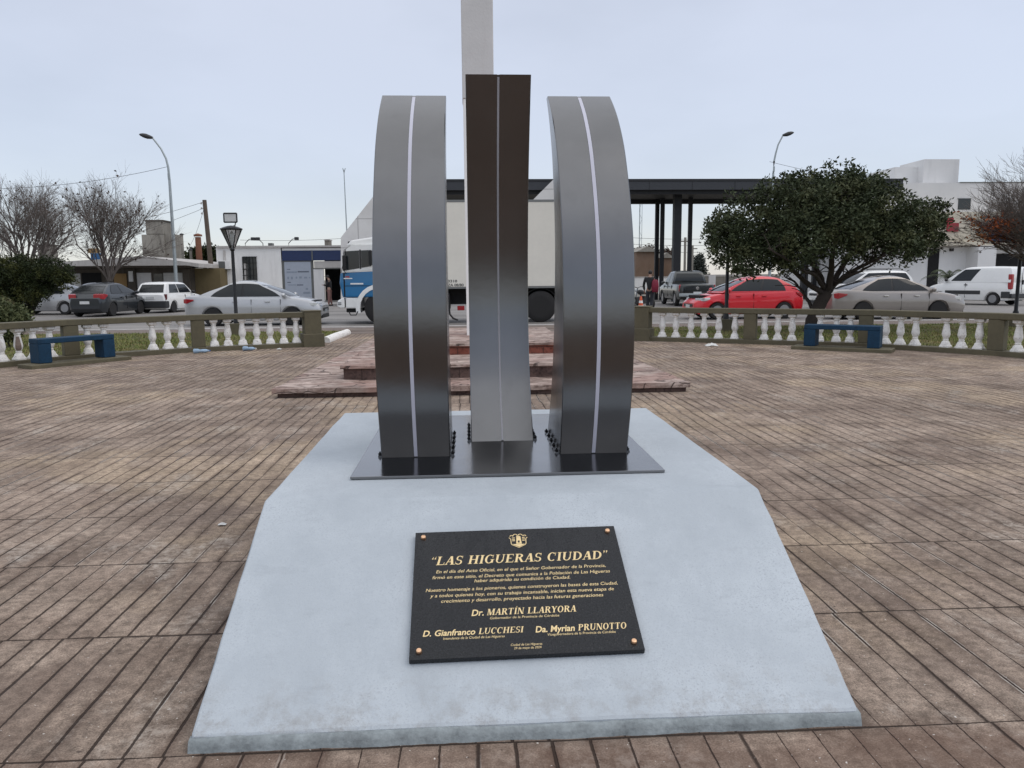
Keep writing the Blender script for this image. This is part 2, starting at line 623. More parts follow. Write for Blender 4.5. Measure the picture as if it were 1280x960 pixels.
def make_wall(name, a, b, dirt=(0.2, 0.18, 0.16), amt=0.4, sc=0.6, bump=0.3):
    t = NT(name)
    n1 = t.noise(sc, 6, 0.65)
    n2 = t.noise(sc * 3, 6, 0.7, t.mapping(sc=(2.5, 2.5, 0.35)))
    n3 = t.noise(30, 3)
    c = t.mix(t.rng(n1, 0.3, 0.7), a, b)
    c = t.mix(t.rng(n2, 0.52, 0.75, 0, amt), c, dirt)
    t.bump(n3, bump, 0.01)
    return t.out(c, 0.85, 0, 0.25)


def make_panel_wall():
    t = NT('white_concrete_panels')
    xs = t.sep()
    bx = t.n('TexBrick')
    t.set(bx, 'Vector', t.comb(t.math('ADD', xs[0], xs[1]), xs[2]))
    bx.offset = 0.0
    bx.inputs['Scale'].default_value = 1.0
    bx.inputs['Brick Width'].default_value = 2.4
    bx.inputs['Row Height'].default_value = 1.6
    bx.inputs['Mortar Size'].default_value = 0.03
    n1 = t.noise(0.5, 6, 0.65)
    c = t.mix(t.rng(n1, 0.3, 0.7), (0.62, 0.60, 0.58), (0.78, 0.77, 0.75))
    c = t.mix(t.math('MULTIPLY', bx.outputs['Fac'], 0.6), c, (0.33, 0.32, 0.31))
    return t.out(c, 0.8, 0, 0.25)


def make_slats(name, a, b, step, axis=2):
    """rolling shutter / corrugated face: ribs as bump and thin darker lines"""
    t = NT(name)
    xs = t.sep()
    fr = t.math('FRACT', t.math('DIVIDE', xs[axis], step))
    d = t.math('ABSOLUTE', t.math('SUBTRACT', fr, 0.5))
    ln = t.rng(d, 0.4, 0.5)
    n1 = t.noise(2, 5)
    c = t.mix(t.rng(n1, 0.3, 0.7), a, b)
    c = t.mix(t.math('MULTIPLY', ln, 0.55), c, tuple(k * 0.35 for k in a))
    t.bump(d, -0.6, 0.03)
    return t.out(c, 0.55, 0, 0.4)


M = {}
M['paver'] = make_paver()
M['stone'] = make_stone()
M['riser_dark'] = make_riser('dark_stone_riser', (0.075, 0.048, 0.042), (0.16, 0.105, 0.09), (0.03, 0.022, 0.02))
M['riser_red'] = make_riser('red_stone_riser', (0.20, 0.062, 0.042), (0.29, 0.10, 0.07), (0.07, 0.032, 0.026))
M['conc'] = make_painted_concrete()
M['mortar'] = plain('grey_mortar', (0.25, 0.28, 0.29), 0.85, var=0.4, scale=12, bump=1.0, bscale=40)
M['steel'] = make_metal('satin_graphite_steel', (0.168, 0.169, 0.172), 0.19, 0.26)
M['plate'] = make_metal('glossy_graphite_plate', (0.24, 0.238, 0.24), 0.11, 0.22)
M['bolt'] = plain('black_bolt', (0.02, 0.02, 0.022), 0.45, 0.6)
M['led'] = plain('white_light_strip', (0.52, 0.52, 0.60), 0.35, var=0.04)
M['led_dim'] = plain('grey_light_strip', (0.42, 0.42, 0.45), 0.4, var=0.04)
M['granite'] = make_granite()
M['gold'] = plain('gold_paint', (0.80, 0.62, 0.33), 0.35, 0.35, var=0.1)
M['brass'] = plain('brass_screw', (0.75, 0.48, 0.30), 0.28, 1.0, var=0.08)
M['mast_grey'] = make_wall('raw_grey_render', (0.60, 0.595, 0.59), (0.68, 0.67, 0.665), (0.52, 0.49, 0.48), 0.3, 1.2)
M['mast_white'] = plain('white_limewash', (0.90, 0.89, 0.87), 0.7, var=0.04, bump=0.2)
M['olive'] = plain('olive_painted_concrete', (0.112, 0.097, 0.058), 0.7, var=0.22, scale=3, bump=0.4)
t = NT('white_painted_concrete')
_n = t.noise(9, 7, 0.72)
_c = t.mix(t.rng(t.noise(16, 4), 0.36, 0.64), (0.80, 0.78, 0.75), (0.88, 0.86, 0.83))
_c = t.mix(t.rng(_n, 0.52, 0.64, 0, 0.6), _c, (0.46, 0.42, 0.37))
_c = t.mix(t.rng(t.noise(30, 3, 0.6, t.mapping(loc=(3, 1, 2))), 0.64, 0.70, 0, 0.75), _c, (0.25, 0.21, 0.17))
t.bump(_n, 0.4, 0.006)
M['white'] = t.out(_c, 0.6, 0, 0.3)
M['chip'] = plain('chipped_bare_concrete', (0.22, 0.17, 0.14), 0.85, var=0.25, scale=14, bump=0.6)
M['bench'] = plain('petrol_blue_paint', (0.009, 0.040, 0.082), 0.6, var=0.35, scale=7, bump=0.3, spec=0.25)
M['soil'] = make_grass_ground()
M['blade'] = make_leaf('grass_blades', (0.13, 0.18, 0.045), (0.25, 0.245, 0.085), (0.28, 0.22, 0.10))
M['road'] = make_road()
M['walk'] = plain('brown_pavement', (0.16, 0.125, 0.105), 0.8, var=0.25, scale=2.5, bump=0.5)
M['earth'] = plain('dry_ground', (0.17, 0.155, 0.13), 0.9, var=0.2, scale=0.4)
M['kerb'] = plain('pale_kerb_stone', (0.45, 0.43, 0.41), 0.8, var=0.2, scale=2.5, bump=0.4)
M['black'] = plain('black_painted_steel', (0.013, 0.013, 0.014), 0.4, 0.2)
M['galv'] = plain('galvanised_steel', (0.38, 0.42, 0.43), 0.45, 0.5, var=0.1)
M['dgrey'] = plain('dark_grey_plastic', (0.035, 0.036, 0.038), 0.55)
M['wood'] = plain('weathered_pole_wood', (0.11, 0.085, 0.065), 0.85, var=0.3, scale=4, bump=0.5)
M['wire'] = plain('cable_black', (0.03, 0.03, 0.032), 0.6)
M['glass'] = plain('dark_window_glass', (0.018, 0.022, 0.025), 0.06, var=0.1, spec=0.6)
M['tint'] = plain('car_window_glass', (0.012, 0.015, 0.016), 0.05, var=0.1, spec=0.45)
M['tyre'] = plain('tyre_rubber', (0.018, 0.017, 0.017), 0.8, var=0.2, scale=12)
M['rim'] = plain('grey_wheel_alloy', (0.33, 0.33, 0.34), 0.35, 0.7)
M['rim_dark'] = plain('dusty_truck_rim', (0.36, 0.35, 0.34), 0.5, 0.4)
M['under'] = plain('car_underside', (0.01, 0.01, 0.01), 0.9)
M['red_lamp'] = plain('red_tail_lamp', (0.35, 0.018, 0.025), 0.15, coat=0.8)
M['dark_red_lamp'] = plain('dull_red_tail_lamp', (0.10, 0.015, 0.018), 0.25)
M['clear_lamp'] = plain('headlamp_lens', (0.55, 0.57, 0.58), 0.1, 0.3, coat=0.6)
M['plate_white'] = plain('number_plate', (0.62, 0.63, 0.62), 0.5)
M['chrome'] = plain('chrome_trim', (0.7, 0.7, 0.7), 0.15, 1.0)


def paint(name, col, metal=0.0, rough=0.35):
    return plain(name, col, rough, metal, var=0.05, scale=1.5, coat=0.7)


P_SILVER = paint('silver_car_paint', (0.50, 0.505, 0.51), 0.55, 0.38)
P_DARK = paint('dark_blue_grey_car_paint', (0.022, 0.027, 0.032), 0.3)
P_WHITE = paint('white_car_paint', (0.86, 0.86, 0.84))
P_RED = paint('red_car_paint', (0.66, 0.010, 0.022))
P_BEIGE = paint('champagne_car_paint', (0.33, 0.30, 0.275), 0.55, 0.38)
P_GREY = paint('grey_green_pickup_paint', (0.045, 0.05, 0.048), 0.4)
P_BLUE = paint('truck_blue_paint', (0.008, 0.155, 0.36), 0.0, 0.4)

# ------------------------------------------------------------------ the setting
ROADZ = -0.07
tag(MB().poly([(-2500, -400, -0.12), (2500, -400, -0.12), (2500, 4000, -0.12), (-2500, 4000, -0.12)]).build('ground', M['earth']), kind='structure')
PLZ = MB().poly([(-13, -8, 0), (13.5, -8, 0), (13.5, 20.35, 0), (-13, 20.35, 0)])
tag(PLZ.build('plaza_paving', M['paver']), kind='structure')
tag(MB().box(-70, 80, 21.3, 22.75, -0.3, 0.02).build('pavement', M['walk'], bevel=0.01), kind='structure')
tag(MB().box(-70, 80, 22.755, 22.9, -0.3, 0.045).build('kerb', M['kerb'], bevel=0.015), kind='structure')
tag(MB().poly([(-70, 22.9, ROADZ), (80, 22.9, ROADZ), (80, 46, ROADZ), (-70, 46, ROADZ)]).build('road', M['road']), kind='structure')
tag(MB().box(-6, 3.9, 20.36, 21.29, -0.3, 0.004).build('entrance_path', M['walk']), kind='structure')
# far pavement in front of the buildings
tag(MB().box(-70, -2.0, 45.5, 49.5, -0.3, 0.03).build('far_pavement', M['kerb'], bevel=0.01), kind='structure')
tag(MB().box(22.5, 80, 44.0, 60, -0.3, 0.03).build('far_pavement', M['kerb'], bevel=0.01), kind='structure')

LP = [at(403, 433), at(247, 440), at(88, 451), at(0, 460)]
LP += [Vector((-8.25, 11.6, 0)), Vector((-8.5, 9.6, 0))]
RP = [at(797, 426), at(938, 430.0), at(1085, 435.0), at(1244, 445), at(1280, 448.3)]
RP += [Vector((9.75, 10.8, 0)), Vector((9.9, 9.0, 0))]


def lawn(name, pl, far):
    pts = [(p.x, p.y) for p in pl]
    mb = MB()
    off = 0.12
    poly = [(p.x * 1.0 + (off if p.x > 0 else -off), p.y + 0.12) for p in pl]
    poly += far
    mb.poly([(x, y, 0.02) for x, y in poly])
    tag(mb.build(name, M['soil']), kind='structure')
    return poly


lawnL = lawn('lawn', LP, [(-45, 9.6), (-45, 21.29), (-3.2, 21.29)])
lawnR = lawn('lawn', RP, [(50, 9.0), (50, 21.29), (3.95, 21.29)])


def inside(poly, x, y):
    c = False
    j = len(poly) - 1
    for i in range(len(poly)):
        xi, yi = poly[i]
        xj, yj = poly[j]
        if (yi > y) != (yj > y) and x < (xj - xi) * (y - yi) / (yj - yi) + xi:
            c = not c
        j = i
    return c


def grass(poly, x0, x1, n):
    mb = MB()
    rr = random.Random(5)
    k = 0
    while k < n:
        x, y = rr.uniform(x0, x1), rr.uniform(11.5, 21.2)
        if not inside(poly, x, y):
            continue
        if noise.noise(Vector((x * 0.8, y * 0.8, 3))) < -0.25 and rr.random() < 0.7:
            continue
        k += 1
        for _ in range(3):
            a = rr.uniform(0, 6.28)
            h = rr.uniform(0.02, 0.06)
            w = 0.009
            bx, by = x + rr.uniform(-0.06, 0.06), y + rr.uniform(-0.06, 0.06)
            lx, ly = math.cos(a), math.sin(a)
            t = rr.uniform(0.2, 0.9) * h
            mb.add([(bx - ly * w, by + lx * w, 0.018), (bx + ly * w, by - lx * w, 0.018), (bx + lx * t, by + ly * t, 0.02 + h)], [(0, 1, 2)])
    tag(mb.build('grass', M['blade']), kind='stuff')


grass(lawnL, -16, -3.0, 13000)
grass(lawnR, 3.6, 19, 13000)

# ------------------------------------------------------------------ stepped stone plinth and mast
rg = random.Random(11)


def rough_slab(poly, z0, z1, seg=0.16, jit=0.014):
    """slab with a broken, uneven edge"""
    pts = []
    for (a, b) in zip(poly, poly[1:] + poly[:1]):
        a, b = Vector(a), Vector(b)
        n = max(2, int((b - a).length / seg))
        for i in range(n):
            p = a.lerp(b, i / n)
            pts.append((p.x + rg.uniform(-jit, jit), p.y + rg.uniform(-jit, jit)))
    mb = MB()
    n = len(pts)
    top = [(p[0], p[1], z1 + rg.uniform(-0.006, 0.006)) for p in pts]
    mid = [(p[0] + rg.uniform(-.006, .006), p[1] + rg.uniform(-.006, .006), (z0 + z1) / 2) for p in pts]
    bot = [(p[0], p[1], z0) for p in pts]
    return mb.loft([bot, mid, top])


pl = thing('stepped_plinth', 'broad three-tier stepped plinth of worn pink flagstones behind the steel sculpture', 'plinth', (0.15, 13.0, 0))
rough_slab([(-2.30, 9.30), (2.66, 9.26), (2.45, 16.9), (-2.05, 16.9)], -0.05, 0.055).build('footing', M['riser_dark'], pl, True)
rough_slab([(-2.345, 9.25), (2.71, 9.21), (2.5, 17), (-2.1, 17)], 0.058, 0.118).build('lower_tier', M['stone'], pl, True)
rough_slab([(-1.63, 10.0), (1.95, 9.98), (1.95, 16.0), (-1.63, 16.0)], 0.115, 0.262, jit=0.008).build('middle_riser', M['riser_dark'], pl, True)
rough_slab([(-1.66, 9.965), (1.98, 9.945), (1.98, 16.03), (-1.66, 16.03)], 0.264, 0.30).build('middle_tier', M['stone'], pl, True)
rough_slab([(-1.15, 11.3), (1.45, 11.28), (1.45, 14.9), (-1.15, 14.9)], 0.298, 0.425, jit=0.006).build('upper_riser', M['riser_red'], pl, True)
rough_slab([(-1.18, 11.27), (1.48, 11.25), (1.48, 14.93), (-1.18, 14.93)], 0.427, 0.462).build('upper_tier', M['stone'], pl, True)

ms = thing('mast', 'tall square concrete mast, white below and raw grey above, standing on the stepped plinth', 'mast', (0.22, 13.2, 0.46))
MB().box(-0.025, 0.465, 12.96, 13.44, 0.455, 4.28).build('lower_shaft', M['mast_white'], ms, True, bevel=0.012)
MB().box(-0.036, 0.474, 12.95, 13.45, 4.283, 11.0).build('upper_shaft', M['mast_grey'], ms, True, bevel=0.015)

# ------------------------------------------------------------------ painted pedestal
BX0, BX1 = -0.856, 1.235
pd = thing('pedestal', 'pale blue painted concrete pedestal with a sloping front, carrying plaque and sculpture', 'pedestal', (0.19, 3.7, 0))


def pedestal():
    prof = [(2.205, -0.05), (2.205, 0.040), (2.213, 0.048)]
    for i in range(1, 12):
        t = i / 12
        prof.append((lerp(2.213, 3.142, t), lerp(0.048, 0.491, t)))
    prof += [(3.142, 0.491), (3.150, 0.4945), (3.162, 0.4965)]
    for i in range(1, 10):
        prof.append((lerp(3.162, 5.25, i / 9), 0.497))
    prof += [(5.285, 0.48), (5.285, -0.05)]
    bm = bmesh.new()
    NX = 26
    grid = []
    for j in range(NX + 1):
        u = j / NX
        row = []
        for (y, z) in prof:
            x0, x1 = BX0, BX1
            if y < 3.1:
                x1 = lerp(1.212, BX1, max(0, (y - 2.2) / 0.9))
            x = lerp(x0, x1, u)
            w = noise.noise(Vector((x * 1.3, y * 1.3, z))) * 0.004
            e = noise.noise(Vector((x * 6, y * 9, z * 9))) * 0.0035
            yy = y + (noise.noise(Vector((x * 3, 1, 2))) * 0.006 if y < 2.22 else 0)
            if j in (0, NX) and z > 0.03:
                x += e * 1.5
            row.append(bm.verts.new((x, yy + w, z + w + (noise.noise(Vector((x * 2.2, 5, 2))) * 0.004 if 0.04 < z < 0.055 else 0))))
        grid.append(row)
    for j in range(NX):
        for i in range(len(prof) - 1):
            bm.faces.new((grid[j][i], grid[j + 1][i], grid[j + 1][i + 1], grid[j][i + 1]))
    bm.faces.new(grid[0][::-1])
    bm.faces.new(grid[-1])
    bmesh.ops.recalc_face_normals(bm, faces=bm.faces)
    me = bpy.data.meshes.new('body')
    bm.to_mesh(me)
    bm.free()
    me.materials.append(M['conc'])
    o = bpy.data.objects.new('body', me)
    COL.objects.link(o)
    o.parent = pd
    o.location = -Vector(pd.location)
    for p in me.polygons:
        p.use_smooth = True
    me.set_sharp_from_angle(angle=R(17))
    b = o.modifiers.new('bevel', 'BEVEL')
    b.width = 0.008
    b.segments = 2
    b.limit_method = 'ANGLE'
    b.angle_limit = R(50)


pedestal()
# rough mortar lip along the foot of the slope
mb = MB()
rings = []
for j in range(161):
    u = j / 160
    x = lerp(BX0 - 0.003, 1.213, u)
    a = noise.noise(Vector((x * 4, 0, 1))) * 0.009 + noise.noise(Vector((x * 17, 0, 1))) * 0.005 + noise.noise(Vector((x * 47, 0, 1))) * 0.003 - 0.004
    b = noise.noise(Vector((x * 5, 7, 1))) * 0.006 + noise.noise(Vector((x * 23, 3, 1))) * 0.004
    yf = 2.19 + b
    rings.append([(x, 2.23, -0.03), (x, yf - 0.012, -0.01), (x, yf - 0.004, 0.02 + a * .6), (x, yf + 0.003, 0.037 + a * .6), (x, 2.215, 0.042 + a * .6), (x, 2.26, 0.01)])
mb.loft(rings).build('mortar_lip', M['mortar'], pd, True, smooth=60)

# ------------------------------------------------------------------ steel sculpture
ZB = 0.499
sc_ = thing('sculpture', 'three curved graphite steel ribs with light strips bolted to a dark steel plate', 'sculpture', (0.18, 4.2, ZB))
MB().box(-0.548, 0.903, 3.448, 5.0, ZB, ZB + 0.013).build('base_plate', M['plate'], sc_, True, bevel=0.002)
ZP = ZB + 0.0135
F_OUT = [(ZP, 3.815), (0.85, 3.705), (1.2, 3.668), (1.6, 3.725), (2.0, 3.925), (2.22, 4.13), (2.39, 4.38)]
B_OUT = [(ZP, 4.42), (0.85, 4.18), (1.2, 4.06), (1.6, 4.03), (2.0, 4.14), (2.22, 4.28), (2.39, 4.44)]
F_MID = [(ZP, 4.16), (0.8, 4.385), (1.05, 4.47), (1.3, 4.50), (1.6, 4.485), (2.0, 4.40), (2.46, 4.21)]
B_MID = [(ZP, 4.66), (0.9, 4.74), (1.3, 4.77), (1.7, 4.72), (2.1, 4.57), (2.46, 4.36)]
NZ = 56


def rib(x0, x1, fr, bk, led_w, led_mat, label):
    z0, z1 = fr[0][0], fr[-1][0]
    zs = [lerp(z0, z1, i / NZ) for i in range(NZ + 1)]
    xm = (x0 + x1) / 2
    g = led_w / 2 + 0.0015
    rings = []
    for z in zs:
        f, b = spl(fr, z), spl(bk, z)
        r = 0.004
        # channel for the strip is a real slot in the front sheet
        rings.append([(x0, f + r, z), (x0 + r, f, z), (xm - g, f, z), (xm - g, f + 0.006, z), (xm + g, f + 0.006, z), (xm + g, f, z), (x1 - r, f, z), (x1, f + r, z), (x1, b, z), (x0, b, z)])
    rb = MB().loft(rings).build('rib', M['steel'], sc_, True, smooth=25, label=label)
    fr_ = [[(xm - led_w / 2, spl(fr, z) - 0.0015, z), (xm + led_w / 2, spl(fr, z) - 0.0015, z), (xm + led_w / 2, spl(fr, z) + 0.005, z), (xm - led_w / 2, spl(fr, z) + 0.005, z)] for z in [lerp(z0 + 0.004, z1 - 0.012, i / NZ) for i in range(NZ + 1)]]
    MB().loft(fr_).build('light_strip', led_mat, rb, True, smooth=25)
    # bolted flanges at the foot
    f0, b0 = fr[0][1], bk[0][1]
    MB().box(x0 - 0.019, x0 - 0.0005, f0 + 0.02, b0 - 0.005, ZP - 0.0003, ZP + 0.006).build('flange', M['steel'], rb, True)
    MB().box(x1 + 0.0005, x1 + 0.019, f0 + 0.02, b0 - 0.005, ZP - 0.0003, ZP + 0.006).build('flange', M['steel'], rb, True)
    for sx in (x0 - 0.012, x1 + 0.012):
        for k in range(5):
            y = lerp(f0 + 0.045, b0 - 0.05, k / 4)
            bo = MB().lathe([(0.0095, 0), (0.0095, 0.008), (0.0045, 0.0085), (0.0045, 0.016)], (sx, y, ZP + 0.0062), 6)
            bo.build('bolt', M['bolt'], rb, True)


rib(-0.446, -0.101, F_OUT, B_OUT, 0.017, M['led'], 'rib bulging towards the viewer, bowed outline, left of the dark rib')
rib(0.006, 0.351, F_MID, B_MID, 0.011, M['led_dim'], 'middle rib leaning forward at the top, dark above and bright below')
rib(0.455, 0.800, F_OUT, B_OUT, 0.018, M['led'], 'rib bulging towards the viewer with its inner side showing, right of the dark rib')

# ------------------------------------------------------------------ plaque (built flat, then laid on the slope)
P0 = Vector((0.0, 2.213, 0.050))
V1 = (Vector((0, 3.142, 0.493)) - P0).normalized()
NN = Vector((0, -V1.z, V1.y))
pq = thing('plaque', 'black granite plaque with gold lettering and a small crest, screwed to the pedestal slope', 'plaque')
rotm = Matrix((Vector((1, 0, 0)), V1, NN)).transposed() @ Matrix.Rotation(0.012, 3, 'Z')
PW, PH = 0.787, 0.592
pc = P0 + V1 * 0.514 + NN * 0.0005 + Vector((0.1775, 0, 0))
pq.matrix_world = Matrix.Translation(pc) @ rotm.to_4x4()
MB().box(-PW / 2, PW / 2, -PH / 2, PH / 2, 0, 0.02).build('slab', M['granite'], pq, bevel=0.002)
for sx, sy in ((-1, 1), (1, 1), (-1, -1), (1, -1)):
    MB().lathe([(0.0105, 0.0), (0.0105, 0.006), (0.008, 0.0095), (0.002, 0.0105)], (sx * (PW / 2 - 0.032), sy * (PH / 2 - 0.032), 0.0202), 20).build('screw', M['brass'], pq, smooth=40)

# --- serif capitals, drawn as strokes with thick and thin stems
TH, TN, SF = 0.20, 0.075, 0.055


def stem(x, w=TH, z0=0.0, z1=1.0, serif=(1, 1)):
    r = [[(x, z0), (x + w, z0), (x + w, z1), (x, z1)]]
    if serif[0]:
        r.append([(x - 0.09, z0), (x + w + 0.09, z0), (x + w + 0.09, z0 + SF), (x - 0.09, z0 + SF)])
    if serif[1]:
        r.append([(x - 0.09, z1 - SF), (x + w + 0.09, z1 - SF), (x + w + 0.09, z1), (x - 0.09, z1)])
    return r


def bar(x0, x1, z, h=TN):
    return [[(x0, z), (x1, z), (x1, z + h), (x0, z + h)]]


def dg(x0, z0, x1, z1, w):
    return [[(x0, z0), (x0 + w, z0), (x1 + w, z1), (x1, z1)]]


def arc(cx, cz, rx, rz, a0, a1, tk=TH, tn=TN, n=18):
    o = []
    for i in range(n):
        q = []
        for a in (a0 + (a1 - a0) * i / n, a0 + (a1 - a0) * (i + 1) / n):
            ar = R(a)
            q.append(((cx + rx * math.cos(ar), cz + rz * math.sin(ar)), (cx + (rx - tk) * math.cos(ar), cz + (rz - tn) * math.sin(ar))))
        o.append([q[0][0], q[1][0], q[1][1], q[0][1]])
    return o


def tick(x, z, up):
    return [[(x, z), (x + 0.05, z), (x + 0.05, z + up), (x + 0.02, z + up)]]


GL = {
    'A': (0.86, dg(0.06, 0, 0.40, 1, 0.08) + dg(0.60, 0, 0.36, 1, 0.22) + bar(0.2, 0.66, 0.3) + bar(-0.03, 0.25, 0, SF) + bar(0.5, 0.92, 0, SF)),
    'C': (0.86, arc(0.44, 0.5, 0.42, 0.52, 48, 312) + [[(0.70, 0.62), (0.75, 0.62), (0.79, 1.0), (0.74, 1.0)]]),
    'D': (0.92, stem(0.1) + arc(0.36, 0.5, 0.52, 0.5, -90, 90) + bar(0.28, 0.38, 0, TN) + bar(0.28, 0.38, 1 - TN, TN)),
    'E': (0.80, stem(0.1) + bar(0.28, 0.74, 0) + bar(0.28, 0.70, 1 - TN) + bar(0.28, 0.56, 0.47) + [[(0.69, 0), (0.75, 0), (0.78, 0.28), (0.74, 0.28)], [(0.67, 0.74), (0.71, 0.74), (0.71, 1), (0.66, 1)]]),
    'G': (0.92, arc(0.44, 0.5, 0.42, 0.52, 48, 330) + stem(0.64, 0.18, 0.05, 0.46, (0, 1)) + [[(0.70, 0.64), (0.75, 0.64), (0.79, 1.0), (0.74, 1.0)]]),
    'H': (0.98, stem(0.1) + stem(0.66) + bar(0.3, 0.66, 0.47)),
    'I': (0.44, stem(0.12)),
    'L': (0.76, stem(0.1) + bar(0.28, 0.72, 0) + [[(0.67, 0), (0.73, 0), (0.76, 0.3), (0.72, 0.3)]]),
    'M': (1.14, stem(0.09, 0.09) + stem(0.84, TH) + dg(0.44, 0, 0.12, 1, 0.2) + dg(0.46, 0, 0.84, 1, 0.1)),
    'N': (0.98, stem(0.1, 0.08) + stem(0.78, 0.08) + dg(0.64, 0, 0.08, 1, 0.22)),
    'O': (0.92, arc(0.45, 0.5, 0.43, 0.52, 0, 360, n=28)),
    'P': (0.80, stem(0.1) + arc(0.36, 0.74, 0.40, 0.26, -90, 90) + bar(0.28, 0.38, 0.48) + bar(0.28, 0.38, 1 - TN)),
    'R': (0.90, stem(0.1) + arc(0.36, 0.75, 0.40, 0.25, -90, 90) + bar(0.28, 0.38, 0.5) + bar(0.28, 0.38, 1 - TN) + dg(0.66, 0, 0.36, 0.52, 0.22) + bar(0.64, 0.98, 0, SF)),
    'S': (0.70, arc(0.35, 0.74, 0.29, 0.28, 30, 270, 0.14) + arc(0.35, 0.26, 0.31, 0.28, -150, 90, 0.15) + [[(0.04, 0.0), (0.08, 0.0), (0.08, 0.34), (0.05, 0.34)], [(0.58, 0.70), (0.62, 0.70), (0.63, 1), (0.59, 1)]]),
    'T': (0.84, stem(0.31, TH, 0, 1, (1, 0)) + bar(0.04, 0.78, 1 - TN) + [[(0.04, 0.74), (0.07, 0.74), (0.10, 1), (0.04, 1)], [(0.75, 0.74), (0.78, 0.74), (0.78, 1), (0.72, 1)]]),
    'U': (0.94, stem(0.1, TH, 0.34, 1, (0, 1)) + stem(0.72, 0.09, 0.34, 1, (0, 1)) + arc(0.455, 0.36, 0.355, 0.38, 180, 360, 0.15)),
    'Y': (0.86, stem(0.33, TH, 0, 0.5, (1, 0)) + dg(0.33, 0.46, 0.06, 1, 0.22) + dg(0.42, 0.46, 0.70, 1, 0.09) + bar(-0.02, 0.34, 1 - SF, SF) + bar(0.58, 0.88, 1 - SF, SF)),
    ' ': (0.42, []),
    '“': (0.52, [[(0.06, 0.70), (0.19, 0.70), (0.20, 0.82), (0.07, 0.82)], [(0.07, 0.80), (0.12, 0.82), (0.20, 1.0), (0.16, 1.0)], [(0.30, 0.70), (0.43, 0.70), (0.44, 0.82), (0.31, 0.82)], [(0.31, 0.80), (0.36, 0.82), (0.44, 1.0), (0.40, 1.0)]]),
    '”': (0.52, [[(0.07, 0.88), (0.20, 0.88), (0.20, 1.0), (0.07, 1.0)], [(0.15, 0.90), (0.20, 0.90), (0.11, 0.70), (0.07, 0.70)], [(0.31, 0.88), (0.44, 0.88), (0.44, 1.0), (0.31, 1.0)], [(0.39, 0.90), (0.44, 0.90), (0.35, 0.70), (0.31, 0.70)]]),
}
GL['Í'] = (0.44, GL['I'][1] + [[(0.18, 1.08), (0.25, 1.08), (0.42, 1.26), (0.30, 1.26)]])


def serif_mesh(txt, shear=0.22):
    polys, x = [], 0.0
    for ch in txt:
        w, ps = GL[ch]
        polys += [[(x + p[0] + shear * p[1], p[1]) for p in q] for q in ps]
        x += w + 0.06
    return polys, x - 0.06


def add_polys(mb, polys, ox, oy, sx, sy, z):
    for i, q in enumerate(polys):
        h = z + (i % 13) * 0.00001            # strokes that cross never share a plane
        mb.poly([(ox + p[0] * sx, oy + p[1] * sy, h) for p in q])


def font_polys(txt, shear=0.22, bold=0.012):
    cu = bpy.data.curves.new('lettering', 'FONT')
    cu.body = txt
    cu.size = 1.0
    cu.shear = shear
    cu.offset = bold
    cu.resolution_u = 3
    ob = bpy.data.objects.new('lettering', cu)
    COL.objects.link(ob)
    dg_ = bpy.context.evaluated_depsgraph_get()
    me = bpy.data.meshes.new_from_object(ob.evaluated_get(dg_))
    polys = [[(me.vertices[i].co.x, me.vertices[i].co.y) for i in p.vertices] for p in me.polygons]
    bpy.data.objects.remove(ob)
    bpy.data.curves.remove(cu)
    bpy.data.meshes.remove(me)
    xs = [p[0] for q in polys for p in q]
    return polys, (min(xs), max(xs))


ZT = 0.0206
t_ = MB()


def line_serif(mb, txt, x0, x1, y, h):
    polys, w = serif_mesh(txt)
    add_polys(mb, polys, x0, y, (x1 - x0) / (w + 0.2), h, ZT)


def line_font(mb, txt, x0, x1, y, h, bold=0.012):
    polys, (a, b) = font_polys(txt, bold=bold)
    s = (x1 - x0) / (b - a)
    for q in polys:
        mb.poly([(x0 + (p[0] - a) * s, y + p[1] * h / 0.72, ZT) for p in q])


def name_line(mb, low, cap, x0, x1, y, h):
    """lower-case start in the running face, surname in serif capitals"""
    pc_, w = serif_mesh(cap)
    pf, (a, b) = font_polys(low, bold=0.02)
    wf = (b - a) / 0.72
    s = (x1 - x0) / (wf + 0.45 + w + 0.2)
    for q in pf:
        mb.poly([(x0 + (p[0] - a) / 0.72 * s, y + p[1] / 0.72 * h, ZT) for p in q])
    add_polys(mb, pc_, x0 + (wf + 0.45) * s, y, s, h, ZT)


OX = -0.1775           # measured positions were from x = 0, height along the slope from its foot
OY = -0.523 + 0.001


def PX(x):
    return x + OX


line_serif(t_, '“LAS HIGUERAS CIUDAD”', -0.335, 0.346, 0.1195, 0.0425)
t_.build('title_lettering', M['gold'], pq)
t_ = MB()
for txt, x0, x1, y in (
        ('En el día del Acto Oficial, en el que el Señor Gobernador de la Provincia,', -0.310, 0.324, 0.079),
        ('firmó en este sitio, el Decreto que comunica a la Población de Las Higueras', -0.323, 0.336, 0.051),
        ('haber adquirido su condición de Ciudad.', -0.170, 0.183, 0.0285),
        ('Nuestro homenaje a los pioneros, quienes construyeron las bases de esta Ciudad,', -0.346, 0.353, -0.0085),
        ('y a todos quienes hoy, con su trabajo incansable, inician esta nueva etapa de', -0.330, 0.335, -0.035),
        ('crecimiento y desarrollo, proyectado hacia las futuras generaciones', -0.290, 0.292, -0.061)):
    line_font(t_, txt, x0, x1, y, 0.0155, 0.002)
t_.build('paragraph_lettering', M['gold'], pq)
t_ = MB()
name_line(t_, 'Dr.', 'MARTÍN LLARYORA', -0.184, 0.188, -0.1245, 0.0275)
name_line(t_, 'D. Gianfranco', 'LUCCHESI', -0.351, -0.005, -0.2035, 0.025)
name_line(t_, 'Da. Myrian', 'PRUNOTTO', 0.033, 0.352, -0.2065, 0.0265)
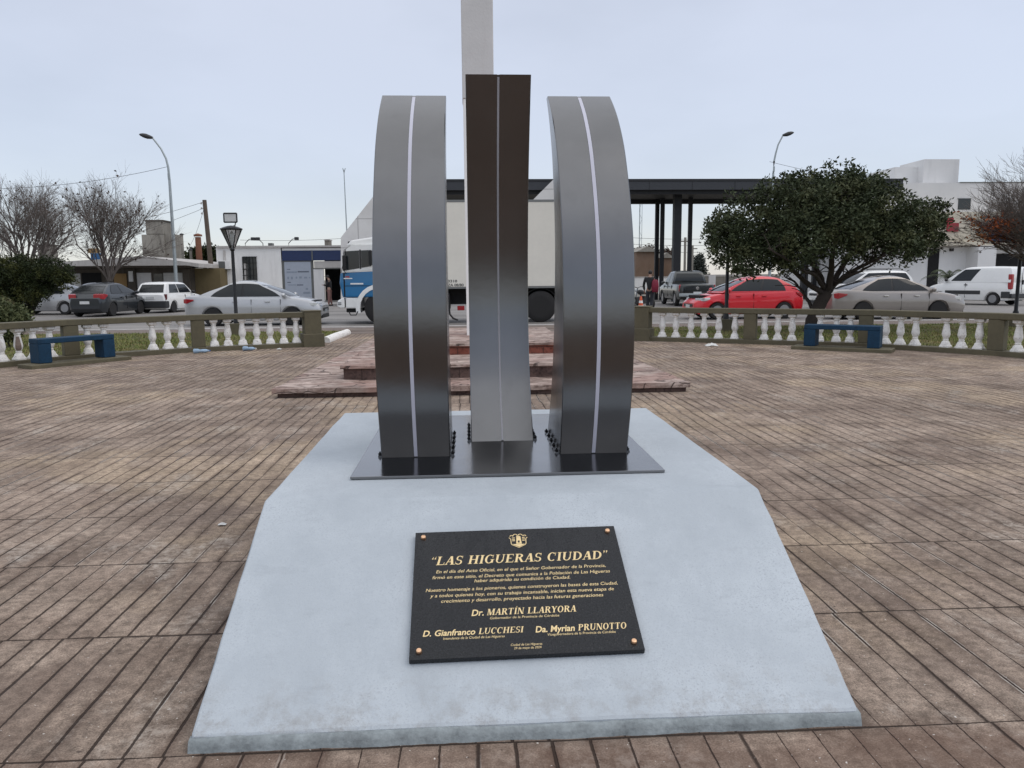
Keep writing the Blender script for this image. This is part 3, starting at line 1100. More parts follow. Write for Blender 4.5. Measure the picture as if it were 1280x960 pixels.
line_font(t_, 'Gobernador de la Provincia de Córdoba', -0.120, 0.122, -0.1425, 0.0105, 0.0)
line_font(t_, 'Intendente de la Ciudad de Las Higueras', -0.282, -0.073, -0.2205, 0.0105, 0.0)
line_font(t_, 'Vicegobernadora de la Provincia de Córdoba', 0.0735, 0.307, -0.2225, 0.0105, 0.0)
line_font(t_, 'Ciudad de Las Higueras', -0.055, 0.051, -0.2575, 0.0095, 0.0)
line_font(t_, '29 de mayo de 2024', -0.0455, 0.047, -0.2715, 0.0095, 0.0)
t_.build('name_lettering', M['gold'], pq)
# crest: shield outline, tower, side bands, scrolled top
cr = MB()
cx, cy, s = 0.0065, 0.233, 0.036


def cpoly(pts, k):
    cr.poly([(cx + p[0] * s, cy + p[1] * s, ZT + 0.00003 * k) for p in pts])


sh = [(-1.0, 0.45), (-0.82, 0.25), (-0.80, -0.45), (-0.72, -0.62), (0, -1.05), (0.72, -0.62), (0.80, -0.45), (0.82, 0.25), (1.0, 0.45)]
for a, b in zip(sh, sh[1:]):
    d = Vector((b[0] - a[0], b[1] - a[1])).normalized() * 0.05
    n_ = (-d.y * 0.8, d.x * 0.8)
    cpoly([(a[0] - n_[0], a[1] - n_[1]), (b[0] - n_[0], b[1] - n_[1]), (b[0] + n_[0], b[1] + n_[1]), (a[0] + n_[0], a[1] + n_[1])], 1)
for cxx, r_ in ((-0.72, 0.2), (-0.3, 0.27), (0.25, 0.27), (0.7, 0.2)):
    for i in range(9):
        a0, a1 = R(20 * i), R(20 * i + 20)
        z_ = 0.62 if abs(cxx) > 0.5 else 0.72
        cpoly([(cxx + r_ * math.cos(a0), z_ + r_ * math.sin(a0)), (cxx + r_ * math.cos(a1), z_ + r_ * math.sin(a1)), (cxx + (r_ - .09) * math.cos(a1), z_ + (r_ - .09) * math.sin(a1)), (cxx + (r_ - .09) * math.cos(a0), z_ + (r_ - .09) * math.sin(a0))], 2)
cpoly([(-0.26, -0.5), (0.34, -0.5), (0.26, 0.5), (-0.18, 0.5)], 3)
cpoly([(-0.24, 0.52), (0.30, 0.52), (0.22, 0.66), (-0.16, 0.66)], 3)
cpoly([(-0.70, -0.54), (0.70, -0.54), (0.02, -0.95)], 3)
for zz in (0.34, 0.12, -0.08):
    cpoly([(-0.68, zz), (-0.36, zz), (-0.36, zz + 0.1), (-0.68, zz + 0.1)], 4)
    cpoly([(0.42, zz), (0.72, zz + 0.05), (0.72, zz + 0.15), (0.42, zz + 0.1)], 4)
co = cr.build('crest', M['gold'], pq)
MB().box(cx - 0.07 * s, cx + 0.13 * s, cy - 0.32 * s, cy - 0.02 * s, ZT + 0.0001, ZT + 0.0004).build('tower_gate', M['granite'], co)

# ------------------------------------------------------------------ balustrades
BAL = [(0.088, 0.0), (0.088, 0.028), (0.080, 0.032), (0.082, 0.06), (0.068, 0.095), (0.043, 0.122), (0.050, 0.130), (0.050, 0.143), (0.040, 0.150),
       (0.058, 0.185), (0.072, 0.225), (0.072, 0.25), (0.062, 0.32), (0.049, 0.40), (0.042, 0.43), (0.054, 0.438), (0.054, 0.452), (0.050, 0.458), (0.076, 0.487), (0.080, 0.490), (0.080, 0.535)]


def along(pl, px):
    """ground point on the balustrade line behind a picture column, and its direction"""
    o = Vector((0, 0))
    d = ray(px, 400)
    d = Vector((d.x, d.y)).normalized()
    for a, b in zip(pl, pl[1:]):
        a2, b2 = Vector((a.x, a.y)), Vector((b.x, b.y))
        e = b2 - a2
        det = d.x * (-e.y) + e.x * d.y
        if abs(det) < 1e-9:
            continue
        t = (a2.x * (-e.y) + e.x * a2.y) / det
        k = (d.x * a2.y - d.y * a2.x) / det
        if -0.02 <= k <= 1.02 and t > 0:
            return a2 + e * k, e.normalized()
    return None, None


def balustrade(name, label, line, bal_px, post_px, pier_px, extra_ranges, sgn, chips):
    """line is the inner foot of the curb, from the pier outwards; sgn is the side (outwards) of the line"""
    p0 = line[0]
    root = thing(name, label, 'balustrade', (p0.x, p0.y, 0))

    def outw(e):
        n = Vector((-e.y, e.x)) * sgn
        return n

    # centre line offset 0.14 outwards
    cl = []
    for i, p in enumerate(line):
        a = line[max(0, i - 1)]
        b = line[min(len(line) - 1, i + 1)]
        e = Vector((b.x - a.x, b.y - a.y)).normalized()
        cl.append((Vector((p.x, p.y)) + outw(e) * 0.14, e))

    def sweep(w, z0, z1, nm):
        mb = MB()
        rings = []
        for i, (c, e) in enumerate(cl):
            n = outw(e)
            rings.append([(c.x - n.x * w, c.y - n.y * w, z0), (c.x + n.x * w, c.y + n.y * w, z0), (c.x + n.x * w, c.y + n.y * w, z1), (c.x - n.x * w, c.y - n.y * w, z1)])
        return mb.loft(rings).build(nm, M['olive'], root, True, bevel=0.012)

    sweep(0.14, -0.1, 0.092, 'curb')
    sweep(0.125, 0.628, 0.738, 'rail')

    def spot(px):
        p, e = along(line, px)
        return p + outw(e) * 0.14, e

    for k, px in enumerate(bal_px):
        c, e = spot(px) if not isinstance(px, tuple) else (Vector(px[0]), px[1])
        mb = MB()
        n = 16
        a0 = math.atan2(e.y, e.x)
        rings = []
        for r, h in BAL:
            square = h < 0.04 or h > 0.484
            ring = []
            for q in range(n):
                a = 2 * math.pi * q / n
                rr_ = r
                if square:
                    rr_ = r / max(abs(math.cos(a)), abs(math.sin(a)))
                    rr_ = min(rr_, r * 1.3)
                else:
                    # carved octagonal body
                    rr_ = r * (1.0 + 0.025 * math.cos(8 * a))
                ring.append((c.x + rr_ * math.cos(a + a0), c.y + rr_ * math.sin(a + a0), 0.093 + h))
            rings.append(ring)
        mb.loft(rings)
        b = mb.build('baluster', M['white'], root, True, smooth=38)
        if k in chips:
            b['label'] = 'baluster with its white face broken away to brown concrete'
            m2 = MB()
            d = Vector((-c.x, -c.y)).normalized()
            s2 = Vector((-d.y, d.x))
            pp = []
            for h, w, r in ((0.16, 0.030, 0.048), (0.20, 0.045, 0.065), (0.25, 0.045, 0.073), (0.33, 0.035, 0.062), (0.40, 0.02, 0.050)):
                pp.append([(c.x + d.x * (r + 0.002) * 0.99 - s2.x * w, c.y + d.y * (r + 0.002) * 0.99 - s2.y * w, 0.093 + h), (c.x + d.x * (r + 0.006), c.y + d.y * (r + 0.006), 0.093 + h), (c.x + d.x * (r + 0.002) * 0.99 + s2.x * w, c.y + d.y * (r + 0.002) * 0.99 + s2.y * w, 0.093 + h), (c.x, c.y, 0.093 + h)])
            m2.loft(pp).build('broken_patch', M['chip'], b, True)
    for px in post_px:
        c, e = spot(px)
        mb = MB()
        mt = Matrix.Rotation(math.atan2(e.y, e.x), 3, 'Z')
        mb.obox((c.x, c.y, 0.36), (0.25, 0.232, 0.535), mt)
        mb.build('post', M['olive'], root, True, bevel=0.01)
    c, e = spot(pier_px)
    mt = Matrix.Rotation(math.atan2(e.y, e.x), 3, 'Z')
    mb = MB()
    mb.obox((c.x, c.y, 0.13), (0.44, 0.42, 0.30), mt)
    pr = mb.build('pier', M['olive'], root, True, bevel=0.015)
    MB().obox((c.x, c.y, 0.505), (0.35, 0.34, 0.47), mt).build('shaft', M['olive'], pr, True, bevel=0.012)
    MB().obox((c.x, c.y, 0.755), (0.37, 0.36, 0.03), mt).build('cap', M['olive'], pr, True, bevel=0.01)
    return root


bl = [371, 355, 338, 321, 303, 284.5, 267, 229, 211, 192, 131, 110, 66, 45, 26, 4]
balustrade('balustrade', 'olive balustrade with white balusters on the left, behind the bench with the broken baluster', LP, bl, [247, 88], 391, None, -1, {14})
br = [826, 843, 862, 878.5, 897, 917.5, 954, 971, 989, 1024, 1045, 1062.5, 1104, 1122.5, 1141.5, 1180, 1200, 1222, 1268]
balustrade('balustrade', 'olive balustrade with white balusters on the right, in front of the red and champagne cars', RP, br, [937, 1082, 1245], 801, None, 1, {})

# ------------------------------------------------------------------ benches, kerb edging, litter


def bench(a, b, label, deep, outs):
    a, b = Vector((a.x, a.y)), Vector((b.x, b.y))
    e = (b - a)
    L = e.length
    c = (a + b) / 2
    root = thing('bench', label, 'bench', (c.x, c.y, 0), math.atan2(e.y, e.x))
    h = L / 2
    y0, y1 = 0.0, deep
    MB().box(-h, h, y0, y1, 0.39, 0.475).build('seat', M['bench'], root, bevel=0.012)
    MB().box(-h, -h + 0.21, y0 + 0.004, y1 - 0.004, 0.068, 0.3895).build('leg', M['bench'], root, bevel=0.01)
    MB().box(h - 0.21, h, y0 + 0.004, y1 - 0.004, 0.068, 0.3895).build('leg', M['bench'], root, bevel=0.01)
    MB().box(-h - 0.2, h + 0.22, y0 - 0.13, y1 + 0.02, -0.05, 0.066).build('plinth', M['olive'], root, bevel=0.012)
    return root


bench(at(50, 455, .066), at(145, 446.0, .066), 'petrol blue concrete bench on an olive slab in front of the broken baluster', 0.30, 1)
bench(at(1004, 432.3, .066), at(1099, 436.0, .066), 'petrol blue concrete bench on an olive slab, near the big evergreen tree', 0.36, 1)

mb = MB()
pts = [at(407, 428.5), at(420, 423), at(434, 417.5)]
mb.tube([(p.x, p.y, 0.03) for p in pts], [0.105, 0.11, 0.10], 12)
tag(mb.build('kerb_edging', M['white'], smooth=60), 'low rounded white edging block running out from the end pier of the balustrade', 'edging')


def crumpled(name, label, cat, p, L, r, mat, rz, capm=None):
    root = thing(name, label, cat, (p.x, p.y, r * 0.9), rz)
    o = MB().loft([[(x, rr_ * math.cos(6.283 * k / 10), rr_ * math.sin(6.283 * k / 10) * (0.75 if 2 < i < 6 else 1)) for k in range(10)] for i, (x, rr_) in enumerate([(-L / 2, r * .7), (-L / 2 + .01, r), (-L * .2, r * .92), (-L * .1, r * .8), (L * .05, r * .95), (L * .2, r), (L * .33, r * .6), (L * .42, r * .32), (L / 2, r * .32)])])
    o.build('body', mat, root, smooth=50)
    MB().lathe([(r * .36, 0), (r * .36, r * .4)], (L / 2, -r * .2, 0), 10, axis='y').build('cap', capm, root)
    return root


M['pet'] = plain('thin_blue_plastic', (0.30, 0.42, 0.55), 0.15, var=0.3, scale=30)
M['cap'] = plain('blue_cap', (0.02, 0.08, 0.3), 0.4)
crumpled('plastic_bottle', 'crushed blue plastic bottle lying by the curb below a balustrade post', 'bottle', at(252, 441.5), 0.30, 0.05, M['pet'], 0.2, M['cap'])
crumpled('plastic_bottle', 'crushed pale plastic bottle lying by the curb nearer the end pier', 'bottle', at(312, 438.5), 0.28, 0.05, M['pet'], -0.3, M['white'])
M['bag'] = plain('white_thin_plastic', (0.62, 0.62, 0.60), 0.4)


def scrap(p, sx, sy, label, name='plastic_bag', cat='litter', h=0.05, mat=None):
    rr = random.Random(int(p.x * 100))
    mb = MB()
    n = 7
    g = [[(p.x + (i / n - .5) * sx + rr.uniform(-.15, .15) * sx / n, p.y + (j / n - .5) * sy + rr.uniform(-.15, .15) * sy / n, 0.008 + h * max(0, 1 - 3.2 * ((i / n - .5) ** 2 + (j / n - .5) ** 2)) * rr.uniform(.5, 1)) for j in range(n + 1)] for i in range(n + 1)]
    mb.loft(g, cap=False, closed=False)
    tag(mb.build(name, mat or M['bag']), label, cat)


scrap(at(889, 432.5), 0.26, 0.2, 'crumpled white plastic bag on the paving by the right balustrade', h=0.07)
scrap(at(278, 657), 0.045, 0.03, 'small torn white scrap on the paving left of the pedestal', 'paper_scrap', h=0.012)
M['foil'] = plain('silver_foil', (0.6, 0.62, 0.6), 0.3, 0.6)
scrap(at(349, 437), 0.1, 0.08, 'tiny white crumpled scrap at the foot of the left curb', 'paper_scrap', h=0.03)

# ------------------------------------------------------------------ vehicles


def wheel(parent, x, y, r, w, side, rim='rim', spokes=5):
    """tyre with a rim; side = +1 left (+y) or -1 right"""
    t = MB()
    n = 28
    t.lathe([(r * 0.62, -w / 2), (r * 0.9, -w / 2), (r * 0.985, -w * 0.38), (r, -w * 0.2), (r, w * 0.2), (r * 0.985, w * 0.38), (r * 0.9, w / 2), (r * 0.62, w / 2), (r * 0.6, 0)], (x, y, r), n, axis='y')
    tw = t.build('wheel', M['tyre'], parent, smooth=40)
    rm = MB()
    s = side
    rr = r * 0.63
    rm.lathe([(rr, s * w * 0.46), (rr * 0.93, s * w * 0.50), (rr * 0.86, s * w * 0.40), (rr * 0.84, s * w * 0.12), (0.01, s * w * 0.12)], (x, y, r), n, axis='y')
    for k in range(spokes):
        a = 2 * math.pi * k / spokes + 0.3
        mt = Matrix.Rotation(-a, 3, 'Y')
        c = Vector((x, y + s * w * 0.34, r)) + mt @ Vector((rr * 0.45, 0, 0))
        rm.obox(c, (rr * 0.9, w * 0.12, rr * 0.26), mt)
    rm.lathe([(rr * 0.2, s * w * 0.3), (rr * 0.18, s * w * 0.44), (0.005, s * w * 0.45)], (x, y, r), 14, axis='y')
    rm.build('rim', M[rim], tw, smooth=35)
    return tw


def car(name, label, cat, loc, hd, S, group=None):
    """S: L, W, belt deck profile [(x, z)], cabin corners, wheels. x forward, y left."""
    root = thing(name, label, cat, loc, hd, group)
    L, W, paint_ = S['L'], S['W'], S['paint']
    deck = S['deck']
    xr, xf = S['axle']
    wr_ = S['r']
    ar = wr_ * 1.16
    zb = S.get('zb', 0.19)
    NXS = 64
    xs = [-L / 2 + L * (0.5 - 0.5 * math.cos(math.pi * i / NXS)) * 0.35 + L * 0.65 * i / NXS for i in range(NXS + 1)]
    rings = []

    def half_w(x):
        s = abs(x) / (L / 2)
        k = 1.0
        if s > 0.72:
            k = 1 - S.get('nose', 0.17) * ((s - 0.72) / 0.28) ** 2.2
        return W / 2 * k

    def ztop(x):
        return spl(deck, x)

    def sect(x):
        s = abs(x) / (L / 2)
        w = half_w(x)
        zt = ztop(x)
        z0 = zb
        if s > 0.955:
            z0 = zb + (s - 0.955) / 0.045 * 0.10
        za = z0
        for ax in (xr, xf):
            d = abs(x - ax)
            if d < ar:
                za = max(za, wr_ + math.sqrt(max(0, ar * ar - d * d)) * 0.98)
        zs = zt - 0.06
        side = []
        for q in (0.0, 0.1, 0.22, 0.36, 0.52, 0.68, 0.84, 0.93, 1.0):
            z = lerp(z0, zs, q)
            yy = w * (1 - 0.055 * (abs(q - 0.50) / 0.5) ** 2.0 - (0.012 if q < 0.15 else 0))
            if 0.62 < q < 0.75:
                yy += 0.010                     # shoulder crease
            side.append((yy, max(z, za)))
        pts = [(0.0, max(z0, 0.0)), (w * 0.72, z0)]
        if za > z0 + 0.01:
            pts = [(0.0, z0), (w * 0.70, z0)]
        pts += side
        pts += [(w * 0.925, zt - 0.025), (w * 0.86, zt), (w * 0.5, zt + 0.012), (0.0, zt + 0.016)]
        return pts

    for i, x in enumerate(xs):
        p = sect(x)
        ring = [(x, y, z) for y, z in p] + [(x, -y, z) for y, z in p[-2:0:-1]]
        rings.append(ring)
    # tuck the two ends in
    for e_, sg in ((0, -1), (-1, 1)):
        r = rings[e_]
        cz = sum(q[2] for q in r) / len(r)
        r2 = [(q[0] + sg * 0.05, q[1] * 0.9, lerp(cz, q[2], 0.8)) for q in r]
        if e_ == 0:
            rings.insert(0, r2)
        else:
            rings.append(r2)
    body = MB().loft(rings).build('body', paint_, root, smooth=32)
    MB().box(-L * 0.46, L * 0.46, -W * 0.34, W * 0.34, zb - 0.03, S['zbelt'] - 0.12).build('underside', M['under'], root)
    # cabin
    xr0, xr1, xf1, xf0, zr = S['cab']
    zc = S['zbelt'] - 0.03
    wb, wt = W / 2 * S.get('wb', 0.93), W / 2 * S.get('wt', 0.70)
    CF, CR = S.get('cf', 0.13), S.get('crv', 0.07)

    def XF(t):
        return lerp(xf0, xf1, t) + S.get('bulge', 0.10) * math.sin(math.pi * t)

    def XR(t):
        return lerp(xr0, xr1, t) - S.get('bulge', 0.10) * math.sin(math.pi * t)

    def HW(t):
        return lerp(wb, wt, t ** 1.25)

    def ZC(t):
        return lerp(zc, zr, t)

    xm_, hm_ = (xr1 + xf1) / 2, (xf1 - xr1) / 2

    def DZ(x, t):
        return -S.get('arch', 0.05) * min(2.2, abs((x - xm_) / hm_) ** 2.0) * t ** 1.5

    def ringc(t, ins=0.0, z=None):
        w = HW(min(1, t)) - ins
        a, b = XR(min(1, t)) + ins * 1.6, XF(min(1, t)) - ins * 1.6
        zz = ZC(t) if z is None else z
        pts = []
        nf = 8
        for i in range(nf + 1):
            y = -w + 2 * w * i / nf
            pts.append((b - CF * (y / w) ** 2, y, zz))
        ns = 8
        for i in range(1, ns):
            pts.append((lerp(b - CF, a + CR, i / ns), w, zz))
        for i in range(nf + 1):
            y = w - 2 * w * i / nf
            pts.append((a + CR * (y / w) ** 2, y, zz))
        for i in range(1, ns):
            pts.append((lerp(a + CR, b - CF, i / ns), -w, zz))
        return [(x, y, q + DZ(x, min(1, t))) for x, y, q in pts]

    rs = [ringc(t) for t in (0, 0.12, 0.3, 0.5, 0.7, 0.88)]
    rs += [ringc(0.95, 0.008), ringc(1.0, 0.04), ringc(1.0, 0.12, zr + 0.022), ringc(1.0, 0.30, zr + 0.038), ringc(1.0, wt * 0.75, zr + 0.045)]
    MB().loft(rs).build('cabin', paint_, root, smooth=40)

    # glass
    def side_glass(u0, u1, t0=0.13, t1=0.86, off=0.008, nm='side_window', mat=None):
        mat = mat or M['tint']
        """pane between fractions u of the cabin length; slant shifts the ends with height"""
        for sg in (1, -1):
            o = []
            n = 6
            for k in range(n + 1):
                t = lerp(t0, t1, k / n)
                a, b = XR(t) + CR, XF(t) - CF
                row = []
                for j in range(7):
                    x = lerp(lerp(a, b, u0(t)), lerp(a, b, u1(t)), j / 6)
                    row.append((x, sg * (HW(t) + off), ZC(t) + DZ(x, t)))
                o.append(row)
            MB().loft(o, cap=False, closed=False).build(nm, mat, root, smooth=40)

    ends = []
    for (u0, u1) in S['panes']:
        f0 = u0 if callable(u0) else (lambda t, v=u0: v)
        f1 = u1 if callable(u1) else (lambda t, v=u1: v)
        side_glass(f0, f1)
        ends.append((f0, f1))
    if S.get('trim', True):
        side_glass(lambda t: ends[0][0](t) - 0.012, lambda t: ends[-1][1](t) + 0.012, 0.10, 0.88, 0.004, 'window_trim', M['black'])
    fr, bk = [], []
    for k in range(9):
        t = lerp(0.10, 0.88, k / 8)
        w = HW(t) * 0.90
        fr.append([(XF(t) - CF * (y / HW(t)) ** 2 + 0.006, y, ZC(t) + DZ(XF(t) - CF * (y / HW(t)) ** 2, t) + 0.004) for y in [lerp(-w, w, j / 8) for j in range(9)]])
        t = lerp(0.16 if not S.get('van') else 0.3, 0.86, k / 8)
        w = HW(t) * 0.86
        bk.append([(XR(t) + CR * (y / HW(t)) ** 2 - 0.006, y, ZC(t) + DZ(XR(t) + CR * (y / HW(t)) ** 2, t) + 0.004) for y in [lerp(-w, w, j / 8) for j in range(9)]])
    MB().loft(fr, cap=False, closed=False).build('windscreen', M['tint'], root, smooth=40)
    if not S.get('van'):
        MB().loft(bk, cap=False, closed=False).build('rear_window', M['tint'], root, smooth=40)
    for ax in (xr, xf):
        for sg in (1, -1):
            wheel(root, ax, sg * (W / 2 - 0.125), wr_, 0.20, sg, spokes=S.get('spokes', 5))
    # lamps, mirrors, handles, plates
    hx, hz = S['head']
    for sg in (1, -1):
        w = half_w(hx)
        MB().loft([[(hx - 0.32, sg * (w - 0.01), hz + 0.06), (hx - 0.32, sg * (w - 0.14), hz + 0.07), (hx - 0.32, sg * (w - 0.14), hz - 0.01), (hx - 0.32, sg * (w + 0.012), hz)],
                   [(hx - 0.05, sg * (half_w(hx - 0.05) + 0.008), hz + 0.055), (hx, sg * (w - 0.3), hz + 0.055), (hx, sg * (w - 0.3), hz - 0.06), (hx - 0.05, sg * (half_w(hx - 0.05) + 0.01), hz - 0.06)],
                   [(hx + 0.10, sg * (w - 0.12), hz + 0.03), (hx + 0.14, sg * (w - 0.42), hz + 0.03), (hx + 0.15, sg * (w - 0.42), hz - 0.07), (hx + 0.11, sg * (w - 0.12), hz - 0.06)]]).build('headlight', M['clear_lamp'], root, bevel=0.012)
        tx, tz, tl, th = S['tail']
        w = half_w(tx)
        if S.get('tall_tail'):
            MB().box(tx - 0.05, tx + tl, sg * (w - 0.16), sg * (w + (0.035 if S.get('van') else 0.014)), tz - th / 2, tz + th / 2).build('tail_light', M['red_lamp'] if not S.get('dull') else M['dark_red_lamp'], root, bevel=0.03)
        else:
            MB().loft([[(tx + tl, sg * (half_w(tx + tl) + 0.010), tz + th * .35), (tx + tl, sg * (half_w(tx + tl) - 0.06), tz + th * .3), (tx + tl, sg * (half_w(tx + tl) - 0.06), tz + th * .1), (tx + tl, sg * (half_w(tx + tl) + 0.012), tz + th * .1)],
                       [(tx + 0.05, sg * (half_w(tx + .05) + 0.014), tz + th / 2), (tx, sg * (w - 0.3), tz + th / 2), (tx, sg * (w - 0.3), tz - th / 2), (tx + 0.05, sg * (half_w(tx + .05) + 0.016), tz - th / 2)],
                       [(tx - 0.06, sg * (w - 0.02), tz + th * .4), (tx - 0.09, sg * (w - 0.36), tz + th * .4), (tx - 0.09, sg * (w - 0.36), tz - th * .4), (tx - 0.06, sg * (w - 0.02), tz - th * .4)]]).build('tail_light', M['red_lamp'] if not S.get('dull') else M['dark_red_lamp'], root, bevel=0.012)
        MB().ball((XF(0.12) - CF - 0.10, sg * (HW(0.1) + 0.10), ZC(0.16)), 0.1, 8, 0.7, 1.0, 0.75).build('mirror', S.get('mirror', paint_), root, smooth=60)
        for hx_ in S.get('handles', []):
            MB().box(hx_, hx_ + 0.16, sg * (W / 2 - 0.016), sg * (W / 2 + 0.022), S['zbelt'] - 0.16, S['zbelt'] - 0.125).build('door_handle', S.get('handle_mat', paint_), root, bevel=0.008)
    MB().box(-L / 2 - 0.075, -L / 2 - 0.03, -0.2, 0.2, S.get('plate_z', 0.55), S.get('plate_z', 0.55) + 0.12).build('number_plate', M['plate_white'], root)
    MB().box(L / 2 + 0.02, L / 2 + 0.075, -0.2, 0.2, 0.40, 0.51).build('number_plate', M['plate_white'], root)
    MB().box(L / 2 - 0.06, L / 2 + 0.066, -W * 0.27, W * 0.27, deck[-1][1] - 0.17, deck[-1][1] - 0.06).build('grille', M['dgrey'], root, bevel=0.02)
    MB().box(L / 2 - 0.06, L / 2 + 0.062, -W * 0.33, W * 0.33, 0.22, 0.36).build('lower_intake', M['dgrey'], root, bevel=0.02)
    # door shut lines
    ln = MB()
    for x in S.get('seams', []):
        MB().box(x - 0.004, x + 0.004, W / 2 - 0.03, W / 2 + 0.003, zb + 0.12, S['zbelt'] - 0.06).build('door_seam', M['under'], root)
        MB().box(x - 0.004, x + 0.004, -W / 2 - 0.003, -W / 2 + 0.03, zb + 0.12, S['zbelt'] - 0.06).build('door_seam', M['under'], root)
    return root


sedan = dict(L=4.45, W=1.73, r=0.305, axle=(-1.28, 1.27), zbelt=0.93, paint=P_SILVER,
             deck=[(-2.225, 0.93), (-2.1, 0.985), (-1.6, 1.0), (-0.9, 0.965), (0.4, 0.94), (1.0, 0.93), (1.5, 0.88), (1.95, 0.78), (2.16, 0.68), (2.225, 0.62)],
             cab=(-1.95, -0.72, 0.18, 1.38, 1.445), wt=0.66, arch=0.035, panes=[(lambda t: lerp(0.17, 0.09, t), 0.485), (0.515, lambda t: lerp(0.90, 0.955, t))],
             head=(2.03, 0.69), tail=(-2.17, 0.82, 0.30, 0.16), handles=[-0.62, 0.42], seams=[-0.02, 0.92], plate_z=0.72)
P1 = at(323, 406, ROADZ)
car('parked_car', 'silver four-door sedan parked behind the lamp post with the lantern head', 'car', (aty(324, 390, 26.6).x, 26.6, ROADZ), 0.0, dict(sedan, L=4.36), 'cars parked along the street')

hatch = dict(L=3.85, W=1.66, r=0.30, axle=(-1.22, 1.2), zbelt=0.95, paint=P_RED,
             deck=[(-1.92, 0.86), (-1.85, 0.93), (-1.5, 0.98), (-0.9, 0.965), (0.2, 0.94), (0.75, 0.93), (1.2, 0.86), (1.6, 0.77), (1.85, 0.66), (1.92, 0.6)],
             cab=(-1.86, -1.12, 0.08, 1.16, 1.445), wt=0.68, arch=0.04, panes=[(lambda t: lerp(0.20, 0.13, t), 0.50), (0.535, lambda t: lerp(0.90, 0.955, t))],
             head=(1.72, 0.70), tail=(-1.88, 0.85, 0.22, 0.2), handles=[-0.55, 0.38], seams=[-0.08, 0.82])
car('parked_car', 'bright red hatchback facing left, parked beyond the right balustrade', 'car', (aty(927, 390, 27.1).x, 27.1, ROADZ), R(183), hatch, 'cars parked along the street')
champ = dict(sedan, paint=P_BEIGE, L=4.45, cab=(-1.95, -0.70, 0.22, 1.38, 1.43),
             tail=(-2.17, 0.80, 0.32, 0.2), handle_mat=M['chrome'])
car('parked_car', 'champagne four-door sedan facing right, parked between the red hatchback and the white van', 'car', (at(1125, 399, ROADZ).x, 26.0, ROADZ), R(-2), champ, 'cars parked along the street')
dark = dict(hatch, paint=P_DARK, L=3.85, W=1.66, deck=[(-1.92, 0.82), (-1.85, 0.92), (-1.5, 0.97), (-0.9, 0.955), (0.2, 0.93), (0.75, 0.92), (1.2, 0.85), (1.6, 0.75), (1.85, 0.63), (1.92, 0.58)],
            cab=(-1.84, -1.05, 0.10, 1.15, 1.42), tail=(-1.86, 0.86, 0.24, 0.24), handle_mat=M['black'])
p = at(116, 396, ROADZ)
pd_ = p + Vector((0.15, 1.35, 0))
car('parked_car', 'dark blue grey hatchback seen from behind, parked beside the big dark shrub', 'car', (pd_.x - 0.1, pd_.y + 0.2, ROADZ), R(86), dark, 'cars parked along the street')
MB()
uno = dict(hatch, paint=P_WHITE, L=3.69, W=1.55, r=0.28, axle=(-1.15, 1.22), nose=0.08,
           deck=[(-1.84, 0.90), (-1.5, 0.92), (0.2, 0.90), (0.75, 0.89), (1.2, 0.85), (1.6, 0.78), (1.84, 0.70)],
           zbelt=0.90, cab=(-1.86, -1.50, 0.15, 0.85, 1.42), wt=0.78, cf=0.05, crv=0.03, arch=0.012, bulge=0.03, trim=False, tail=(-1.80, 0.74, 0.12, 0.30), tall_tail=True, dull=True,
           panes=[(lambda t: 0.13, 0.47), (0.50, lambda t: lerp(0.93, 0.97, t))], mirror=M['black'], handles=[0.3], plate_z=0.66)
p = aty(199.5, 390, 37.6)
u = car('parked_car', 'boxy white hatchback with a black rear bumper, seen from behind', 'car', (p.x + 0.1, p.y + 1.3, ROADZ), R(82), uno, 'cars parked along the street')
MB().box(-1.93, -1.6, -0.775, 0.775, 0.24, 0.57).build('bumper', M['dgrey'], u, bevel=0.04)
farc = dict(sedan, paint=P_SILVER, L=4.3)
p = at(97, 394, ROADZ)
car('parked_car', 'silver grey sedan half hidden behind the big dark shrub', 'car', (p.x - 2.0, p.y + 1.6, ROADZ), R(172), farc, 'cars parked along the street')
suv = dict(L=4.3, W=1.75, r=0.34, axle=(-1.3, 1.28), zbelt=1.08, paint=P_WHITE, zb=0.25,
           deck=[(-2.15, 0.98), (-2.0, 1.08), (-0.9, 1.1), (0.7, 1.07), (1.3, 1.0), (1.8, 0.93), (2.15, 0.75)],
           cab=(-2.08, -1.75, 0.1, 0.95, 1.66), wt=0.76, arch=0.02, panes=[(0.06, 0.27), (0.31, 0.56), (0.60, lambda t: lerp(0.92, 0.96, t))],
           head=(1.95, 0.82), tail=(-2.12, 0.95, 0.2, 0.28), tall_tail=True, handles=[-0.5, 0.5], seams=[0.0, 0.95], plate_z=0.8)
p = aty(1075, 380, 34.5)
s_ = car('parked_car', 'white estate car with roof rails behind the champagne sedan, partly hidden by the tree', 'car', (p.x, 34.5, ROADZ), R(181), suv, 'cars parked along the street')
for sg in (1, -1):
    MB().tube([(-1.6, sg * 0.6, 1.70), (-1.5, sg * 0.6, 1.755), (0.0, sg * 0.6, 1.76), (0.1, sg * 0.6, 1.70)], 0.018, 6).build('roof_rail', M['black'], s_)

